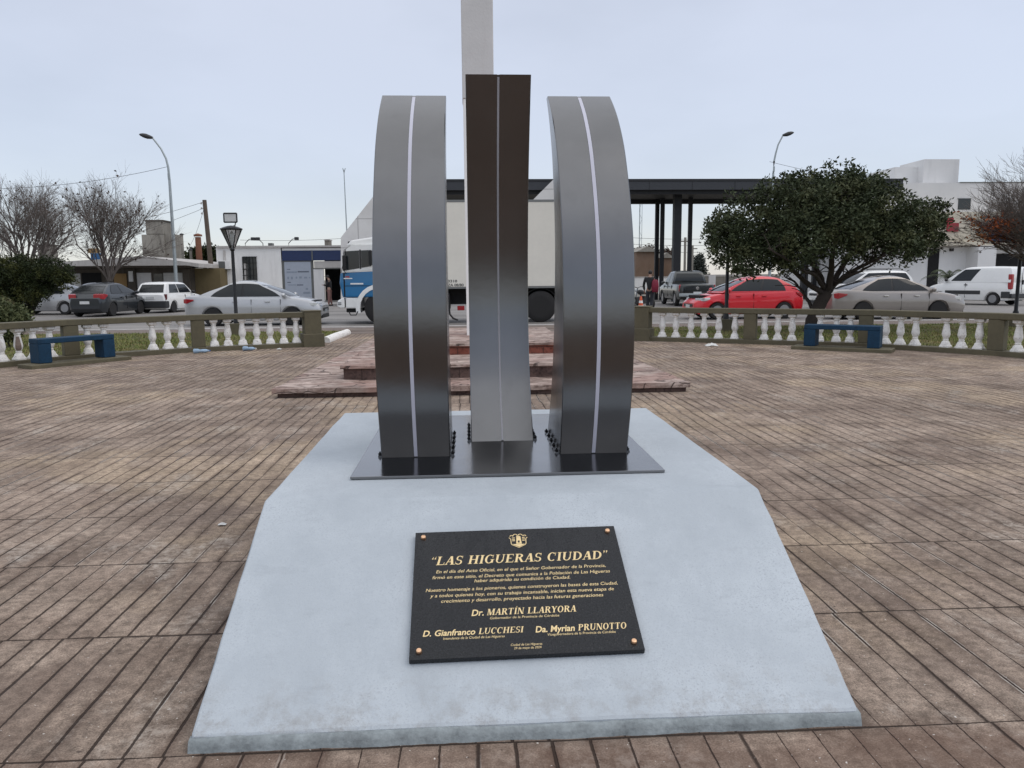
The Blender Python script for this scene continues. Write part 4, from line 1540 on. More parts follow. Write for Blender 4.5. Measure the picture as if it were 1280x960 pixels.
# white panel van
van = dict(L=4.2, W=1.8, r=0.31, axle=(-1.33, 1.32), zbelt=1.12, paint=P_WHITE, zb=0.24, nose=0.10, van=True,
           deck=[(-2.1, 1.10), (-1.9, 1.14), (0.6, 1.14), (0.95, 1.10), (1.4, 1.02), (1.8, 0.92), (2.03, 0.78), (2.1, 0.66)],
           cab=(-2.13, -2.05, 0.20, 1.28, 1.82), wt=0.82, wb=0.955, crv=0.03, arch=0.02, bulge=0.06, panes=[(lambda t: lerp(0.60, 0.635, t), lambda t: lerp(0.885, 0.95, t))],
           head=(1.9, 0.80), tail=(-2.1, 1.12, 0.13, 0.72), tall_tail=True, handles=[-0.1], mirror=M['black'], handle_mat=M['black'], plate_z=0.62, seams=[0.0])
rw = at(1241, 381.6, ROADZ)
hd = R(116)
hv = Vector((math.cos(hd), math.sin(hd), 0))
lv = Vector((-hv.y, hv.x, 0))
p = Vector((rw.x, rw.y, 0)) + hv * 1.33 - lv * 0.78
v = car('parked_van', 'white panel van with black side mouldings parked in front of the dark garage opening', 'van', (p.x, p.y, ROADZ), hd, van, 'cars parked along the street')
for sg in (1, -1):
    MB().box(-0.75, 1.0, sg * 0.885, sg * 0.925, 0.52, 0.70).build('side_moulding', M['dgrey'], v, bevel=0.02)
    MB().box(-2.12, -1.72, sg * 0.86, sg * 0.915, 0.36, 0.66).build('corner_guard', M['dgrey'], v, bevel=0.03)
MB().box(-2.2, -2.0, -0.84, 0.84, 0.34, 0.56).build('rear_bumper', M['dgrey'], v, bevel=0.04)
MB().box(-2.185, -2.165, -0.006, 0.006, 0.6, 1.75).build('door_seam', M['under'], v)
MB().box(-2.22, -2.16, -0.08, -0.02, 0.98, 1.2).build('door_handle', M['black'], v, bevel=0.01)

# pickup
pk = dict(L=5.1, W=1.92, r=0.37, axle=(-1.62, 1.5), zbelt=1.12, paint=P_GREY, zb=0.36, nose=0.08,
          deck=[(-2.55, 1.10), (-2.4, 1.12), (-0.75, 1.13), (0.9, 1.13), (1.4, 1.10), (2.0, 1.04), (2.4, 0.95), (2.55, 0.82)],
          cab=(-0.85, -0.62, 0.55, 1.30, 1.77), wt=0.74, wb=0.94, arch=0.025, panes=[(0.08, 0.44), (0.48, lambda t: lerp(0.90, 0.955, t))], crv=0.03,
          head=(2.38, 0.88), tail=(-2.5, 0.92, 0.10, 0.34), tall_tail=True, handles=[-0.4, 0.5], seams=[-0.9, 0.05, 1.0], plate_z=0.62)
p = at(862, 383, ROADZ)
k = car('pickup_truck', 'dark grey four-door pickup truck seen from behind, between the canopy columns and the red hatchback', 'pickup truck', (p.x + 0.4, p.y + 2.2, ROADZ), R(87), pk, 'cars parked along the street')
MB().box(-2.72, -2.5, -0.9, 0.9, 0.50, 0.66).build('rear_bumper', M['galv'], k, bevel=0.03)
MB().box(-2.60, -2.57, -0.72, 0.72, 0.70, 1.06).build('tailgate', P_GREY, k, bevel=0.01)
MB().lathe([(0.085, 0), (0.085, 0.012), (0.07, 0.016)], (0, -2.62, 0.92), 20, axis='y').build('badge', M['chrome'], k).matrix_local = Matrix.Rotation(R(-90), 4, 'Z')

# ------------------------------------------------------------------ box truck
TY = 25.85                     # near side of the truck
tk = thing('box_truck', 'blue and white cab box truck with a long cream cargo box, standing behind the sculpture', 'truck', (0, TY, ROADZ))


def TX(px):
    return aty(px, 380, TY).x


def tz(py):
    return CAMZ + (348.6 - py) / F * TY * 1.0 - ROADZ


x_f, x_b0, x_b1 = TX(424.5), TX(505), TX(752)
xw1, xw2 = TX(475), TX(676)
WD = 2.35
zbox0, zbox1 = tz(360.5), tz(254)
M['box'] = plain('cream_box_panel', (0.80, 0.765, 0.68), 0.55, var=0.05, scale=1.2, bump=0.12, bscale=6)
M['rail'] = plain('grey_aluminium_rail', (0.22, 0.225, 0.22), 0.45, 0.5)
M['cabw'] = plain('white_cab_paint', (0.84, 0.84, 0.82), 0.4, var=0.06, coat=0.4)
# cab: lower blue part and white upper part, drawn in side view and given the full width
c_b = MB().xprism([(x_f + 0.10, tz(370)), (x_f + 0.02, tz(352)), (x_f + 0.06, tz(339.5)), (TX(500), tz(336)), (TX(500), tz(370))], 0.0, WD)
cab = c_b.build('cab', P_BLUE, tk, bevel=0.06, seg=3)
up = MB()
r0 = [(x_f + 0.08, tz(340)), (x_f + 0.26, tz(311)), (x_f + 0.42, tz(307)), (TX(498), tz(306)), (TX(498), tz(337))]
up.loft([[(x, 0.0, z) for x, z in r0], [(x + 0.02, -0.0, z) for x, z in r0], [(x, WD, z) for x, z in r0]])
up.build('cab_top', M['cabw'], tk, bevel=0.05, seg=3)
MB().xprism([(TX(434), tz(307)), (TX(441), tz(300.5)), (TX(495), tz(293)), (TX(499), tz(306.5))], 0.15, WD - 0.15).build('roof_deflector', M['cabw'], tk, bevel=0.05)
for yy in (0.35, 0.8, WD - 0.35):
    MB().box(TX(436), TX(444.5), yy - 0.09, yy + 0.09, tz(305.5), tz(301.5)).build('roof_lamp', M['black'], tk, bevel=0.02)
# door window with surround, quarter glass
MB().xprism([(TX(430.5), tz(337.5)), (TX(433), tz(314)), (TX(451), tz(313)), (TX(451), tz(334.5))], -0.012, 0.02).build('door_window', M['glass'], tk)
MB().xprism([(TX(453.5), tz(334)), (TX(453.5), tz(313)), (TX(466), tz(312.5)), (TX(466), tz(332))], -0.012, 0.02).build('door_window', M['glass'], tk)
MB().xprism([(TX(451.4), tz(335.5)), (TX(451.4), tz(312)), (TX(453.2), tz(312)), (TX(453.2), tz(335))], -0.016, 0.02).build('window_pillar', M['black'], tk)
MB().xprism([(TX(429.5), tz(339.8)), (TX(429.5), tz(338.2)), (TX(500), tz(331.0)), (TX(500), tz(332.8))], -0.014, 0.02).build('belt_trim', M['cabw'], tk)
MB().poly([(x_f + 0.10, 0.25, tz(337)), (x_f + 0.10, WD - 0.25, tz(337)), (x_f + 0.245, WD - 0.25, tz(313)), (x_f + 0.245, 0.25, tz(313))]).build('windscreen', M['glass'], tk)
MB().box(TX(430.5), TX(432.2), -0.004, 0.03, tz(369), tz(340.5)).build('door_seam', M['under'], tk)
MB().box(TX(430.5), TX(500), -0.006, 0.03, tz(356.2), tz(355.6)).build('door_seam', M['under'], tk)
MB().box(TX(439), TX(455), -0.01, 0.02, tz(354.2), tz(352.4)).build('side_stripe', M['cabw'], tk)
MB().box(TX(430.8), TX(441.5), -0.01, 0.02, tz(347.4), tz(346.2)).build('side_stripe', M['cabw'], tk)
MB().box(TX(433), TX(438), -0.01, 0.02, tz(345.8), tz(344.0)).build('maker_mark', M['red_lamp'], tk)
# lower white panel, wheel arch, bumper with lamp, step
MB().box(TX(432), TX(450.5), 0.02, WD - 0.02, tz(383.5), tz(370.3)).build('lower_panel', M['cabw'], tk, bevel=0.04)
arch = MB()
rings = []
rw_ = 0.53
zc_ = rw_
for i in range(15):
    a = R(-12 + 204 * i / 14)
    c, s = math.cos(a), math.sin(a)
    rings.append([(xw1 + c * 0.66, -0.03, zc_ + s * 0.66), (xw1 + c * 0.80, -0.02, zc_ + s * 0.80), (xw1 + c * 0.80, 0.5, zc_ + s * 0.80), (xw1 + c * 0.66, 0.5, zc_ + s * 0.66)])
arch.loft(rings).build('wheel_arch', M['cabw'], tk, smooth=40)
MB().xprism([(TX(421.5), tz(381)), (TX(422), tz(374)), (TX(428), tz(370.6)), (TX(430.5), tz(371)), (TX(430.5), tz(382.5)), (TX(425), tz(383))], -0.01, WD + 0.01).build('bumper', M['cabw'], tk, bevel=0.05)
MB().box(TX(422.5) , TX(426.5), -0.02, 0.30, tz(379.5), tz(375)).build('headlight', M['clear_lamp'], tk, bevel=0.02)
MB().box(TX(422.3), TX(426.8), -0.025, 0.02, tz(378.6), tz(378.0)).build('lamp_guard', M['dgrey'], tk)
MB().box(TX(422.3), TX(426.8), -0.025, 0.02, tz(376.6), tz(376.0)).build('lamp_guard', M['dgrey'], tk)
MB().box(TX(432), TX(449), 0.1, WD - 0.1, tz(388.5), tz(383.5)).build('step_well', M['under'], tk, bevel=0.03)
MB().tube([(TX(436), -0.02, tz(387)), (TX(438), -0.04, tz(391.5)), (TX(445), -0.04, tz(391.5)), (TX(447), -0.02, tz(387))], 0.02, 6).build('step', M['black'], tk)
# mirror
MB().box(TX(464), TX(468), -0.28, -0.05, tz(331), tz(313)).build('mirror', M['black'], tk, bevel=0.03)
MB().box(TX(431.5), TX(436), -0.30, -0.10, tz(337), tz(319)).build('mirror', M['black'], tk, bevel=0.03)
MB().tube([(TX(433), 0.0, tz(312)), (TX(433), -0.2, tz(316)), (TX(433.5), -0.2, tz(338)), (TX(433.5), 0.0, tz(341))], 0.014, 6).build('mirror_arm', M['black'], tk)
# cargo box
bxo = MB().box(x_b0, x_b1, 0.0, WD, zbox0 + 0.06, zbox1 - 0.04).build('cargo_box', M['box'], tk, bevel=0.015)
MB().box(x_b0 - 0.012, x_b1 + 0.012, -0.012, WD + 0.012, zbox1 - 0.038, zbox1 + 0.03).build('top_rail', M['rail'], bxo)
MB().box(x_b0 - 0.012, x_b1 + 0.012, -0.012, WD + 0.012, zbox0, zbox0 + 0.058).build('bottom_rail', M['rail'], bxo)
tm = MB()
for txt, x0, x1, z, h in (('3310', TX(560.3), TX(572), tz(352.6), 0.085), ('ZA 08/80', TX(560), TX(580), tz(357.4), 0.085)):
    polys, (a, b) = font_polys(txt, 0.0, 0.02)
    s = (x1 - x0) / (b - a)
    for q in polys:
        tm.poly([(x0 + (pp[0] - a) * s, -0.004, z + pp[1] / 0.72 * h) for pp in q])
tm.build('lettering', M['dgrey'], bxo)
MB().box(TX(480), x_b1 - 0.1, 0.55, WD - 0.55, 0.62, zbox0 - 0.002).build('chassis', M['under'], tk)
MB().box(TX(536), TX(563), 0.15, 0.6, 0.45, zbox0 - 0.15).build('fuel_tank', M['black'], tk, bevel=0.05)
MB().box(TX(571.5), TX(580.5), 0.2, 0.4, tz(387.5), tz(382)).build('reflector', M['red_lamp'], tk, bevel=0.01)
MB().tube([(TX(561), 0.1, tz(382)), (TX(562), 0.1, tz(392)), (TX(566), 0.1, tz(397)), (TX(572), 0.1, tz(399.5))], 0.035, 6).build('mudflap_hose', M['black'], tk)
gd = []
for i in range(9):
    a = R(20 + 140 * i / 8)
    gd.append([(xw2 + math.cos(a) * 0.62, 0.05, 0.53 + math.sin(a) * 0.60), (xw2 + math.cos(a) * 0.64, 0.05, 0.53 + math.sin(a) * 0.62), (xw2 + math.cos(a) * 0.64, 0.6, 0.53 + math.sin(a) * 0.62), (xw2 + math.cos(a) * 0.62, 0.6, 0.53 + math.sin(a) * 0.60)])
MB().loft(gd).build('mudguard', M['under'], tk)
for xw in (xw1, xw2):
    for yy, sg in ((0.17, -1), (WD - 0.17, 1)):
        wheel(tk, xw, yy, 0.53, 0.28, sg, rim='rim_dark', spokes=8)

# ------------------------------------------------------------------ buildings across the street
M['w_white'] = make_wall('whitewashed_wall', (0.76, 0.755, 0.74), (0.86, 0.85, 0.83), (0.50, 0.48, 0.46), 0.35, 0.5)
M['w_white2'] = make_wall('smooth_white_render', (0.64, 0.64, 0.64), (0.74, 0.735, 0.73), (0.48, 0.48, 0.48), 0.35, 0.3)
M['w_panel'] = make_panel_wall()
M['w_ochre'] = make_wall('ochre_wall', (0.135, 0.105, 0.055), (0.19, 0.15, 0.08), (0.07, 0.06, 0.045), 0.5)
M['w_tan'] = make_wall('orange_tan_wall', (0.30, 0.19, 0.085), (0.38, 0.25, 0.12), (0.14, 0.10, 0.06), 0.4)
M['w_dark'] = make_wall('dark_brown_wall', (0.07, 0.06, 0.05), (0.11, 0.095, 0.08))  # dark brown colour for walls, soffit, pillars and caps
M['w_conc'] = make_wall('old_grey_concrete', (0.20, 0.185, 0.16), (0.34, 0.32, 0.28), (0.07, 0.065, 0.05), 0.75, 0.6)
M['w_roof'] = make_wall('pale_roof_edge', (0.42, 0.40, 0.38), (0.55, 0.53, 0.51), (0.24, 0.22, 0.20), 0.5, 0.5)
M['w_cream'] = make_wall('cream_render', (0.55, 0.50, 0.40), (0.65, 0.60, 0.50), (0.40, 0.34, 0.26), 0.3)
M['shutter'] = make_slats('white_rolling_shutter', (0.50, 0.50, 0.49), (0.60, 0.60, 0.58), 0.11)
M['canopy'] = plain('charcoal_cladding', (0.036, 0.039, 0.046), 0.55, var=0.1, scale=0.8)
M['canopy_dk'] = plain('near_black_cladding', (0.012, 0.013, 0.016), 0.6, var=0.1)
M['navy'] = plain('navy_blue_sign_panel', (0.014, 0.03, 0.10), 0.45, var=0.15)
M['poster'] = plain('pale_blue_grey_poster', (0.36, 0.40, 0.47), 0.4, var=0.06)
M['ink'] = plain('grey_blue_print', (0.13, 0.15, 0.19), 0.5)
M['ink2'] = plain('pale_print', (0.24, 0.28, 0.34), 0.5)
M['frame'] = plain('grey_shop_frame', (0.12, 0.125, 0.12), 0.5)
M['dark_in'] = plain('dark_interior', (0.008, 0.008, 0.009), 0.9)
M['signred'] = plain('red_shop_sign', (0.30, 0.02, 0.03), 0.45)
M['signblue'] = plain('blue_shop_sign', (0.03, 0.12, 0.28), 0.45)
M['brick'] = plain('rusty_flue', (0.20, 0.085, 0.05), 0.85, var=0.3, scale=3)
M['brown'] = make_wall('brown_brick_wall', (0.16, 0.105, 0.07), (0.22, 0.15, 0.11))
M['zinc'] = plain('bright_zinc_roof', (0.55, 0.55, 0.56), 0.45, var=0.12, scale=0.6)


class Facade:
    """rectangles given in picture columns/rows on a facade line at distance Y"""

    def __init__(s, Y):
        s.Y = Y

    def x(s, px, py=350):
        return aty(px, py, s.Y).x

    def z(s, py, px=640):
        return aty(px, py, s.Y).z

    def box(s, mb, px0, py0, px1, py1, d0=0.0, d1=0.3):
        """d0 < 0 stands proud of the facade, d1 is the back"""
        pm = (px0 + px1) / 2
        return mb.box(s.x(px0, (py0 + py1) / 2), s.x(px1, (py0 + py1) / 2), s.Y + d0, s.Y + d1, s.z(py1, pm), s.z(py0, pm))

    def part(s, name, mat, root, px0, py0, px1, py1, d0=0.0, d1=0.3, bevel=0.0, label=None):
        return s.box(MB(), px0, py0, px1, py1, d0, d1).build(name, mat, root, True, bevel=bevel, label=label)


# --- white office with the blue fascia
fa = Facade(49.0)
ob_ = thing('office_building', 'single storey white building with a navy blue fascia and a poster in its shop window', 'building', (fa.x(360), 49.0, 0.03))
G = 383.0
fa.part('wall', M['w_white'], ob_, 272, 309.5, 352.5, G, 0, 7)
fa.part('wall', M['w_white'], ob_, 352.6, 310, 455, 312.9, 0, 7)
fa.part('parapet', M['w_roof'], ob_, 271, 307, 455, 309.4, -0.12, 7.1)
fa.part('roof', M['zinc'], ob_, 274, 301, 455, 306.9, 7.2, 11)
fa.part('fascia', M['navy'], ob_, 352.6, 313, 455, 325.5, -0.02, 0.3)
fa.part('fascia_joint', M['frame'], ob_, 389.5, 313, 391, 325.5, -0.05, -0.022)
sw = fa.part('shop_window', M['frame'], ob_, 352.6, 325.6, 391.8, G, 0.05, 0.3)
po = fa.part('poster', M['poster'], sw, 356, 327.2, 389, 373, 0.035, 0.048)
rk = random.Random(3)
pb = MB()
for (x0, x1, y, h, mt) in ((358.5, 362.5, 336.6, 0.9, 0), (358, 371, 340.2, 2.0, 1), (372, 386, 339.6, 1.8, 0), (359, 361, 347.5, 3.2, 1), (363.5, 366, 347.5, 3.2, 1), (369.5, 371.5, 347, 2.6, 1), (374, 377, 346.8, 2.6, 1), (380, 384, 347, 2.2, 1), (386, 387.5, 347, 1.4, 1), (359, 363.5, 353, 1.1, 0), (360, 370, 356.2, 1.2, 1), (371, 379, 356.2, 1.4, 0), (382, 385, 361, 2.4, 1), (379, 388, 366, 2.6, 1)):
    fa.part('printed_line', M['ink'] if mt == 0 else M['ink2'], po, x0, y - h / 2, x1, y + h / 2, 0.030, 0.0345)
fa.part('transom_panel', M['w_roof'], ob_, 392.4, 326.3, 455, 334.6, 0.03, 0.3)
fa.part('door_leaf', M['w_white2'], ob_, 392.4, 336, 405, G, 0.04, 0.2)
fa.part('door_head', M['frame'], ob_, 391.9, 334.8, 455, 335.9, 0.01, 0.3)
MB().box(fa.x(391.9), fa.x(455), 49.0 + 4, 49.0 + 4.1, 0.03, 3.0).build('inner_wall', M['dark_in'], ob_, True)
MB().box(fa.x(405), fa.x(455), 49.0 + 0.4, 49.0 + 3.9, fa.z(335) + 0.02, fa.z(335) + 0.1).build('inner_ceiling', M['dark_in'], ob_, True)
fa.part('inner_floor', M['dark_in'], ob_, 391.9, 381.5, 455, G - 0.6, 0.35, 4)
wn = fa.part('window', M['glass'], ob_, 304, 321, 321, 352, -0.02, 0.02)
for k in range(5):
    x = 304 + 17 * k / 4
    fa.part('bar', M['black'], wn, x - .35, 321, x + .35, 352, -0.06, -0.03)
for k in range(5):
    y = 321 + 31 * k / 4
    fa.part('bar', M['black'], wn, 303.6, y - .35, 321.4, y + .35, -0.065, -0.028)
fa.part('curtain', M['w_roof'], wn, 305.5, 329, 309, 351, -0.027, -0.0205)
ac = thing('air_conditioner', 'white outdoor air conditioning unit hung on the white office wall', 'air conditioner', (fa.x(282.5), 48.7, fa.z(331)))
fa.part('case', M['w_white'], ac, 275, 326, 290.5, 336.5, -0.42, -0.06, 0.02)
fa.part('fan_grille', M['frame'], ac, 276, 327, 284, 335.5, -0.44, -0.425)
fa.part('bracket', M['frame'], ac, 278, 336.6, 288, 337.4, -0.38, -0.003)
fa.part('pipe', M['w_roof'], ac, 281, 337.5, 283, 352, -0.08, -0.003)
fa.part('pipe', M['w_roof'], ac, 279.5, 313, 282, 325.8, -0.08, -0.003)


def rooflamp(px, Y, z0, label, flip=1):
    f = Facade(Y)
    x = f.x(px)
    r = thing('floodlight', label, 'floodlight', (x, Y, z0))
    MB().tube([(0, 0, 0), (0.0, 0, 0.25), (0.25 * flip, 0, 0.5), (0.45 * flip, 0, 0.52)], 0.025, 6).build('bracket', M['black'], r)
    MB().box(0.40 * flip - 0.02, 0.40 * flip + 0.22, -0.12, 0.12, 0.44, 0.62).build('lamp_head', M['dgrey'], r, bevel=0.02)
    return r


zr_ = fa.z(307) + 0.0
rooflamp(309, 49.4, zr_, 'small black floodlight on the roof edge, above the barred window')
rooflamp(331, 49.4, zr_, 'small black floodlight on the roof edge, between barred window and blue fascia', -1)
rooflamp(363, 49.4, zr_, 'floodlight on a bent bracket on the roof edge, above the poster')
fl = thing('roof_vent', 'square grey vent box on the office roof above the doorway', 'vent', (fa.x(407), 50, zr_))
fa.part('box', M['w_conc'], fl, 403.5, 300, 410, 307, 0.6, 1.3)
fa.part('lid', M['w_roof'], fl, 403, 298.8, 410.5, 299.9, 0.5, 1.4)
vb = thing('roof_vent', 'small dark box on the office roof edge, above the wall between window and fascia', 'vent', (fa.x(336), 50, zr_))
fa.part('box', M['frame'], vb, 333.5, 303.5, 338.5, 307, 0.3, 0.8)

# --- low house on the left
fb = Facade(47.0)
hs = thing('house', 'low old house with a pale flat eave and ochre side wall behind the white hatchback', 'house', (fb.x(160), 47.0, 0))
GB = 385
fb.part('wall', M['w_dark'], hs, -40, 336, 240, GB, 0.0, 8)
fb.part('wall', M['w_ochre'], hs, 240.2, 335, 272, GB, 0.6, 8, label='ochre painted side wall')
fb.part('roof_slab', M['w_roof'], hs, -40, 329.5, 243, 333.0, -1.6, 8)
MB().xprism([(fb.x(-40), fb.z(329.4)), (fb.x(250), fb.z(329.4)), (fb.x(264), fb.z(332)), (fb.x(264), fb.z(327.4)), (fb.x(195), fb.z(318)), (fb.x(150), fb.z(321.5)), (fb.x(75), fb.z(325.5)), (fb.x(-40), fb.z(326))], 45.0, 55).build('eave', M['w_roof'], hs, True)
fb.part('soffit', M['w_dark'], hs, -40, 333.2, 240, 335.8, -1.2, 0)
dr_ = fb.part('door', M['w_white2'], hs, 172.5, 341, 190.5, GB, -0.04, -0.003)
fb.part('shutter', M['shutter'], hs, 205.5, 341, 230.5, 372, -0.06, -0.003)
fb.part('window', M['glass'], hs, 193, 342, 204, 366, -0.03, -0.003)
fb.part('wall_panel', M['w_tan'], hs, 144, 342, 160, GB, -0.05, -0.003, label='orange tan wall panel')
fb.part('shutter', M['shutter'], hs, 90, 342, 102, 378, -0.05, -0.003)
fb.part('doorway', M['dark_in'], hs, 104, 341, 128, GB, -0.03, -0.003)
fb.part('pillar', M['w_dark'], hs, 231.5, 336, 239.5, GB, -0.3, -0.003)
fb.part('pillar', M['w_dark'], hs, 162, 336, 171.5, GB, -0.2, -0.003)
fb.part('wall_sign', M['w_white2'], hs, 163.5, 339, 168.5, 352, -0.3, -0.22)
# water tank tower of the house, behind
fw = Facade(56.0)
wt = thing('water_tower', 'squat mossy concrete water tank on a thick chimney-like block above the low house', 'water tank', (fw.x(195), 56, 3))
fw.part('base_block', M['w_conc'], wt, 178, 293.2, 205.5, 325, 0, 2.2)
fw.part('side_column', M['w_conc'], wt, 205.6, 292, 214, 325, 0.2, 2.0)
fw.part('tank', M['w_conc'], wt, 181, 276, 203, 293, 0.1, 1.9, bevel=0.05)
fw.part('lid', M['w_dark'], wt, 180.2, 274.8, 203.8, 276, 0.0, 2.0)
ch = thing('chimney', 'grey block chimney above the roof behind the left bare tree', 'chimney', (fw.x(55), 56, 3))
fw.part('stack', M['w_conc'], ch, 48, 307, 63, 330, 0, 1)
fw.part('cap', M['w_dark'], ch, 47, 305.5, 64, 306.9, -0.1, 1.1)
fl_ = thing('flue', 'rusty brick red flue pipe with a cap behind the ochre wall', 'flue', (fw.x(249), 56, 3))
x_ = fw.x(249)
MB().lathe([(0.22, fw.z(330)), (0.20, fw.z(294))], (x_, 56.3, 0), 12).build('pipe', M['brick'], fl_, True, smooth=40)
MB().lathe([(0.29, fw.z(293)), (0.29, fw.z(291)), (0.05, fw.z(289.5))], (x_, 56.3, 0), 12).build('cap', M['brick'], fl_, True, smooth=40)
for px, y0, lab in ((227.5, 289, 'thin dark vent pipe with a cap, tallest of the two beside the rusty flue'), (237.5, 308, 'short thin grey vent pipe between dark pipe and rusty flue')):
    vp = thing('vent_pipe', lab, 'pipe', (fw.x(px), 56.5, 3))
    MB().lathe([(0.10, fw.z(330)), (0.10, fw.z(y0 + 2))], (fw.x(px), 56.5, 0), 8).build('pipe', M['w_conc'], vp, True, smooth=40)
    MB().lathe([(0.15, fw.z(y0 + 2)), (0.15, fw.z(y0 + 0.8)), (0.04, fw.z(y0))], (fw.x(px), 56.5, 0), 8).build('cap', M['dgrey'], vp, True, smooth=40)
rw_box = thing('rooftop_sign', 'small rooftop sign of orange and blue boards behind the second bare tree', 'sign', (fw.x(98), 58, 3))
fw.part('upper_board', M['w_tan'], rw_box, 92, 309, 106, 315, 2, 2.2)
fw.part('lower_board', M['signblue'], rw_box, 96, 315.2, 108, 325, 2, 2.2)

# --- black canopy and white slanted walls
fc = Facade(46.0)
cn = thing('canopy', 'long black flat canopy on dark columns with white slanted wall panels beneath its left end', 'canopy', (fc.x(800), 46.0, 0))
zt, zb_ = fc.z(224.3), fc.z(237.5)
xa, xb = fc.x(486), fc.x(1129, 230)
MB().box(xa, xb, 46.0, 46.3, zb_, zt).build('fascia', M['canopy'], cn, True)
MB().box(xa, xb, 45.97, 45.995, zt - 0.12, zt + 0.02).build('fascia_trim', M['canopy_dk'], cn, True)
for k in range(1, 12):
    xs_ = lerp(xa, xb, k / 12)
    MB().box(xs_ - 0.012, xs_ + 0.012, 45.985, 45.999, zb_ + 0.01, zt - 0.13).build('fascia_joint', M['canopy_dk'], cn, True)
MB().box(xa, xb, 46.31, 52.4, zb_, zt - 0.1).build('roof_deck', M['canopy_dk'], cn, True)
MB().box(xa, xb, 46.32, 46.6, zb_ - 0.22, zb_ - 0.003).build('edge_beam', M['canopy_dk'], cn, True)
MB().box(xa, xb, 51.9, 52.3, zb_ - 0.25, zb_ - 0.003).build('edge_beam', M['canopy_dk'], cn, True)
for px0, px1, Y in ((818.5, 823, 51.5), (825, 829.5, 51.0), (841.5, 850.5, 47.6), (859.5, 864, 50.5), (1003, 1010, 50.5), (1016, 1021, 51.5)):
    f_ = Facade(Y)
    w = f_.x(px1) - f_.x(px0)
    MB().box(f_.x(px0), f_.x(px1), Y, Y + w, -0.1, zb_ - 0.004).build('column', M['canopy_dk'], cn, True)
fp = Facade(44.5)
for pts in ([(426, 392), (426, 297), (470, 241), (484, 226), (546, 226), (546, 392)], [(626, 392), (626, 287), (664, 252), (693, 223), (759, 223), (759, 392)]):
    MB().xprism([(fp.x(px, py), fp.z(py, px)) for px, py in pts], 44.5, 45.4).build('slanted_wall', M['w_panel'], cn, True)

# --- white modern building on the right
fm = Facade(49.5)
mb_ = thing('modern_building', 'white flat-roofed two storey building with block-like roof boxes, behind the white van', 'building', (fm.x(1180), 49.5, 0))
MB().box(fm.x(1040), fm.x(1340), 49.5, 58, 0, fm.z(308, 1180)).build('lower_wall', M['w_white2'], mb_, True)
fu = Facade(51.0)
fr2 = Facade(52.5)
fu.part('upper_wall', M['w_white2'], mb_, 1085, 228.5, 1340, 268, 0, 7, label='white upper storey')
fm.part('fascia_band', M['w_cream'], mb_, 1060, 265.6, 1340, 303, -0.5, 3, label='cream band carrying the shop signs')
fm.part('band_edge', M['w_cream'], mb_, 1060, 303.1, 1340, 307.8, -0.9, 1)
fr2.part('roof_box', M['w_white2'], mb_, 1154.5, 199, 1198.5, 229.8, 0, 3)
fr2.part('roof_box', M['w_white2'], mb_, 1125, 207, 1154.4, 229.8, 0.7, 4)
wn = fu.part('window', M['glass'], mb_, 1197.5, 248.5, 1213, 262, -0.03, -0.003)
fu.part('frame', M['frame'], wn, 1196.8, 247.9, 1213.7, 248.5, -0.06, -0.003)
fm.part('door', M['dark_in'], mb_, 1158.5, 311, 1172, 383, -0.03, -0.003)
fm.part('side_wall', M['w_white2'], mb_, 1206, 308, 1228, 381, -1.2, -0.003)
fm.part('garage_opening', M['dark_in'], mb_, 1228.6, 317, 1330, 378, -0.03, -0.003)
fm.part('wall_lamp', M['black'], mb_, 1186.6, 310.5, 1189.4, 314.2, -0.25, -0.003)
sg = fm.part('shop_sign', M['signred'], mb_, 1177, 279.5, 1191, 290, -0.62, -0.51, label='red shop sign')
fm.part('shop_sign', M['signred'], mb_, 1173, 273, 1185, 279, -0.60, -0.51, label='red shop sign')
fm.part('shop_sign', M['signblue'], mb_, 1230, 277, 1262, 303, -0.62, -0.51, label='blue shop sign')
fu.part('parapet_line', M['frame'], mb_, 1200, 227.4, 1340, 228.4, -0.05, 7.1)

# --- things seen far away beneath the canopy
ff = Facade(75.0)
for px0, px1, y0, mat, nm, lab, Y in (
        (795, 822, 316, 'brown', 'brick_shed', 'low brown brick shed seen under the canopy, next to the thin radio tower', 80),
        (824, 841, 324, 'brown', 'brick_shed', 'brown brick shed seen under the canopy between two columns', 84)):
    f_ = Facade(Y)
    r = thing(nm, lab, 'shed', (f_.x((px0 + px1) / 2), Y, -0.1))
    MB().box(f_.x(px0), f_.x(px1), Y, Y + 6, -0.1, f_.z(y0)).build('wall', M[mat], r, True)
    xm = f_.x((px0 + px1) / 2)
    MB().xprism([(f_.x(px0 - 1), f_.z(y0) + 0.01), (f_.x(px1 + 1), f_.z(y0) + 0.01), (xm, f_.z(y0 - 7))], Y - 0.3, Y + 6.3).build('roof', M['w_conc'], r, True)
f_ = Facade(62.0)
bw = thing('boundary_wall', 'long pale boundary wall behind the pickup truck and the red hatchback', 'wall', (f_.x(900), 62, -0.1))
f_.part('wall', M['w_conc'], bw, 868, 345, 1030, 384, 0, 0.3)
f_.part('coping', M['w_roof'], bw, 867.5, 342.8, 1030, 344.9, -0.05, 0.35)
f_.part('pier', M['w_white2'], bw, 885, 344, 893, 384, -0.25, -0.003)
f_ = Facade(70.0)
hd2 = thing('boundary_wall', 'low white wall far off under the canopy, left of the pickup truck', 'wall', (f_.x(810), 70, -0.1))
f_.part('wall', M['w_white'], hd2, 770, 347, 838, 378, 0, 0.3)
f_.part('coping', M['w_roof'], hd2, 769.5, 345.8, 838.5, 346.9, -0.05, 0.35)

# ------------------------------------------------------------------ lamps, poles, wires


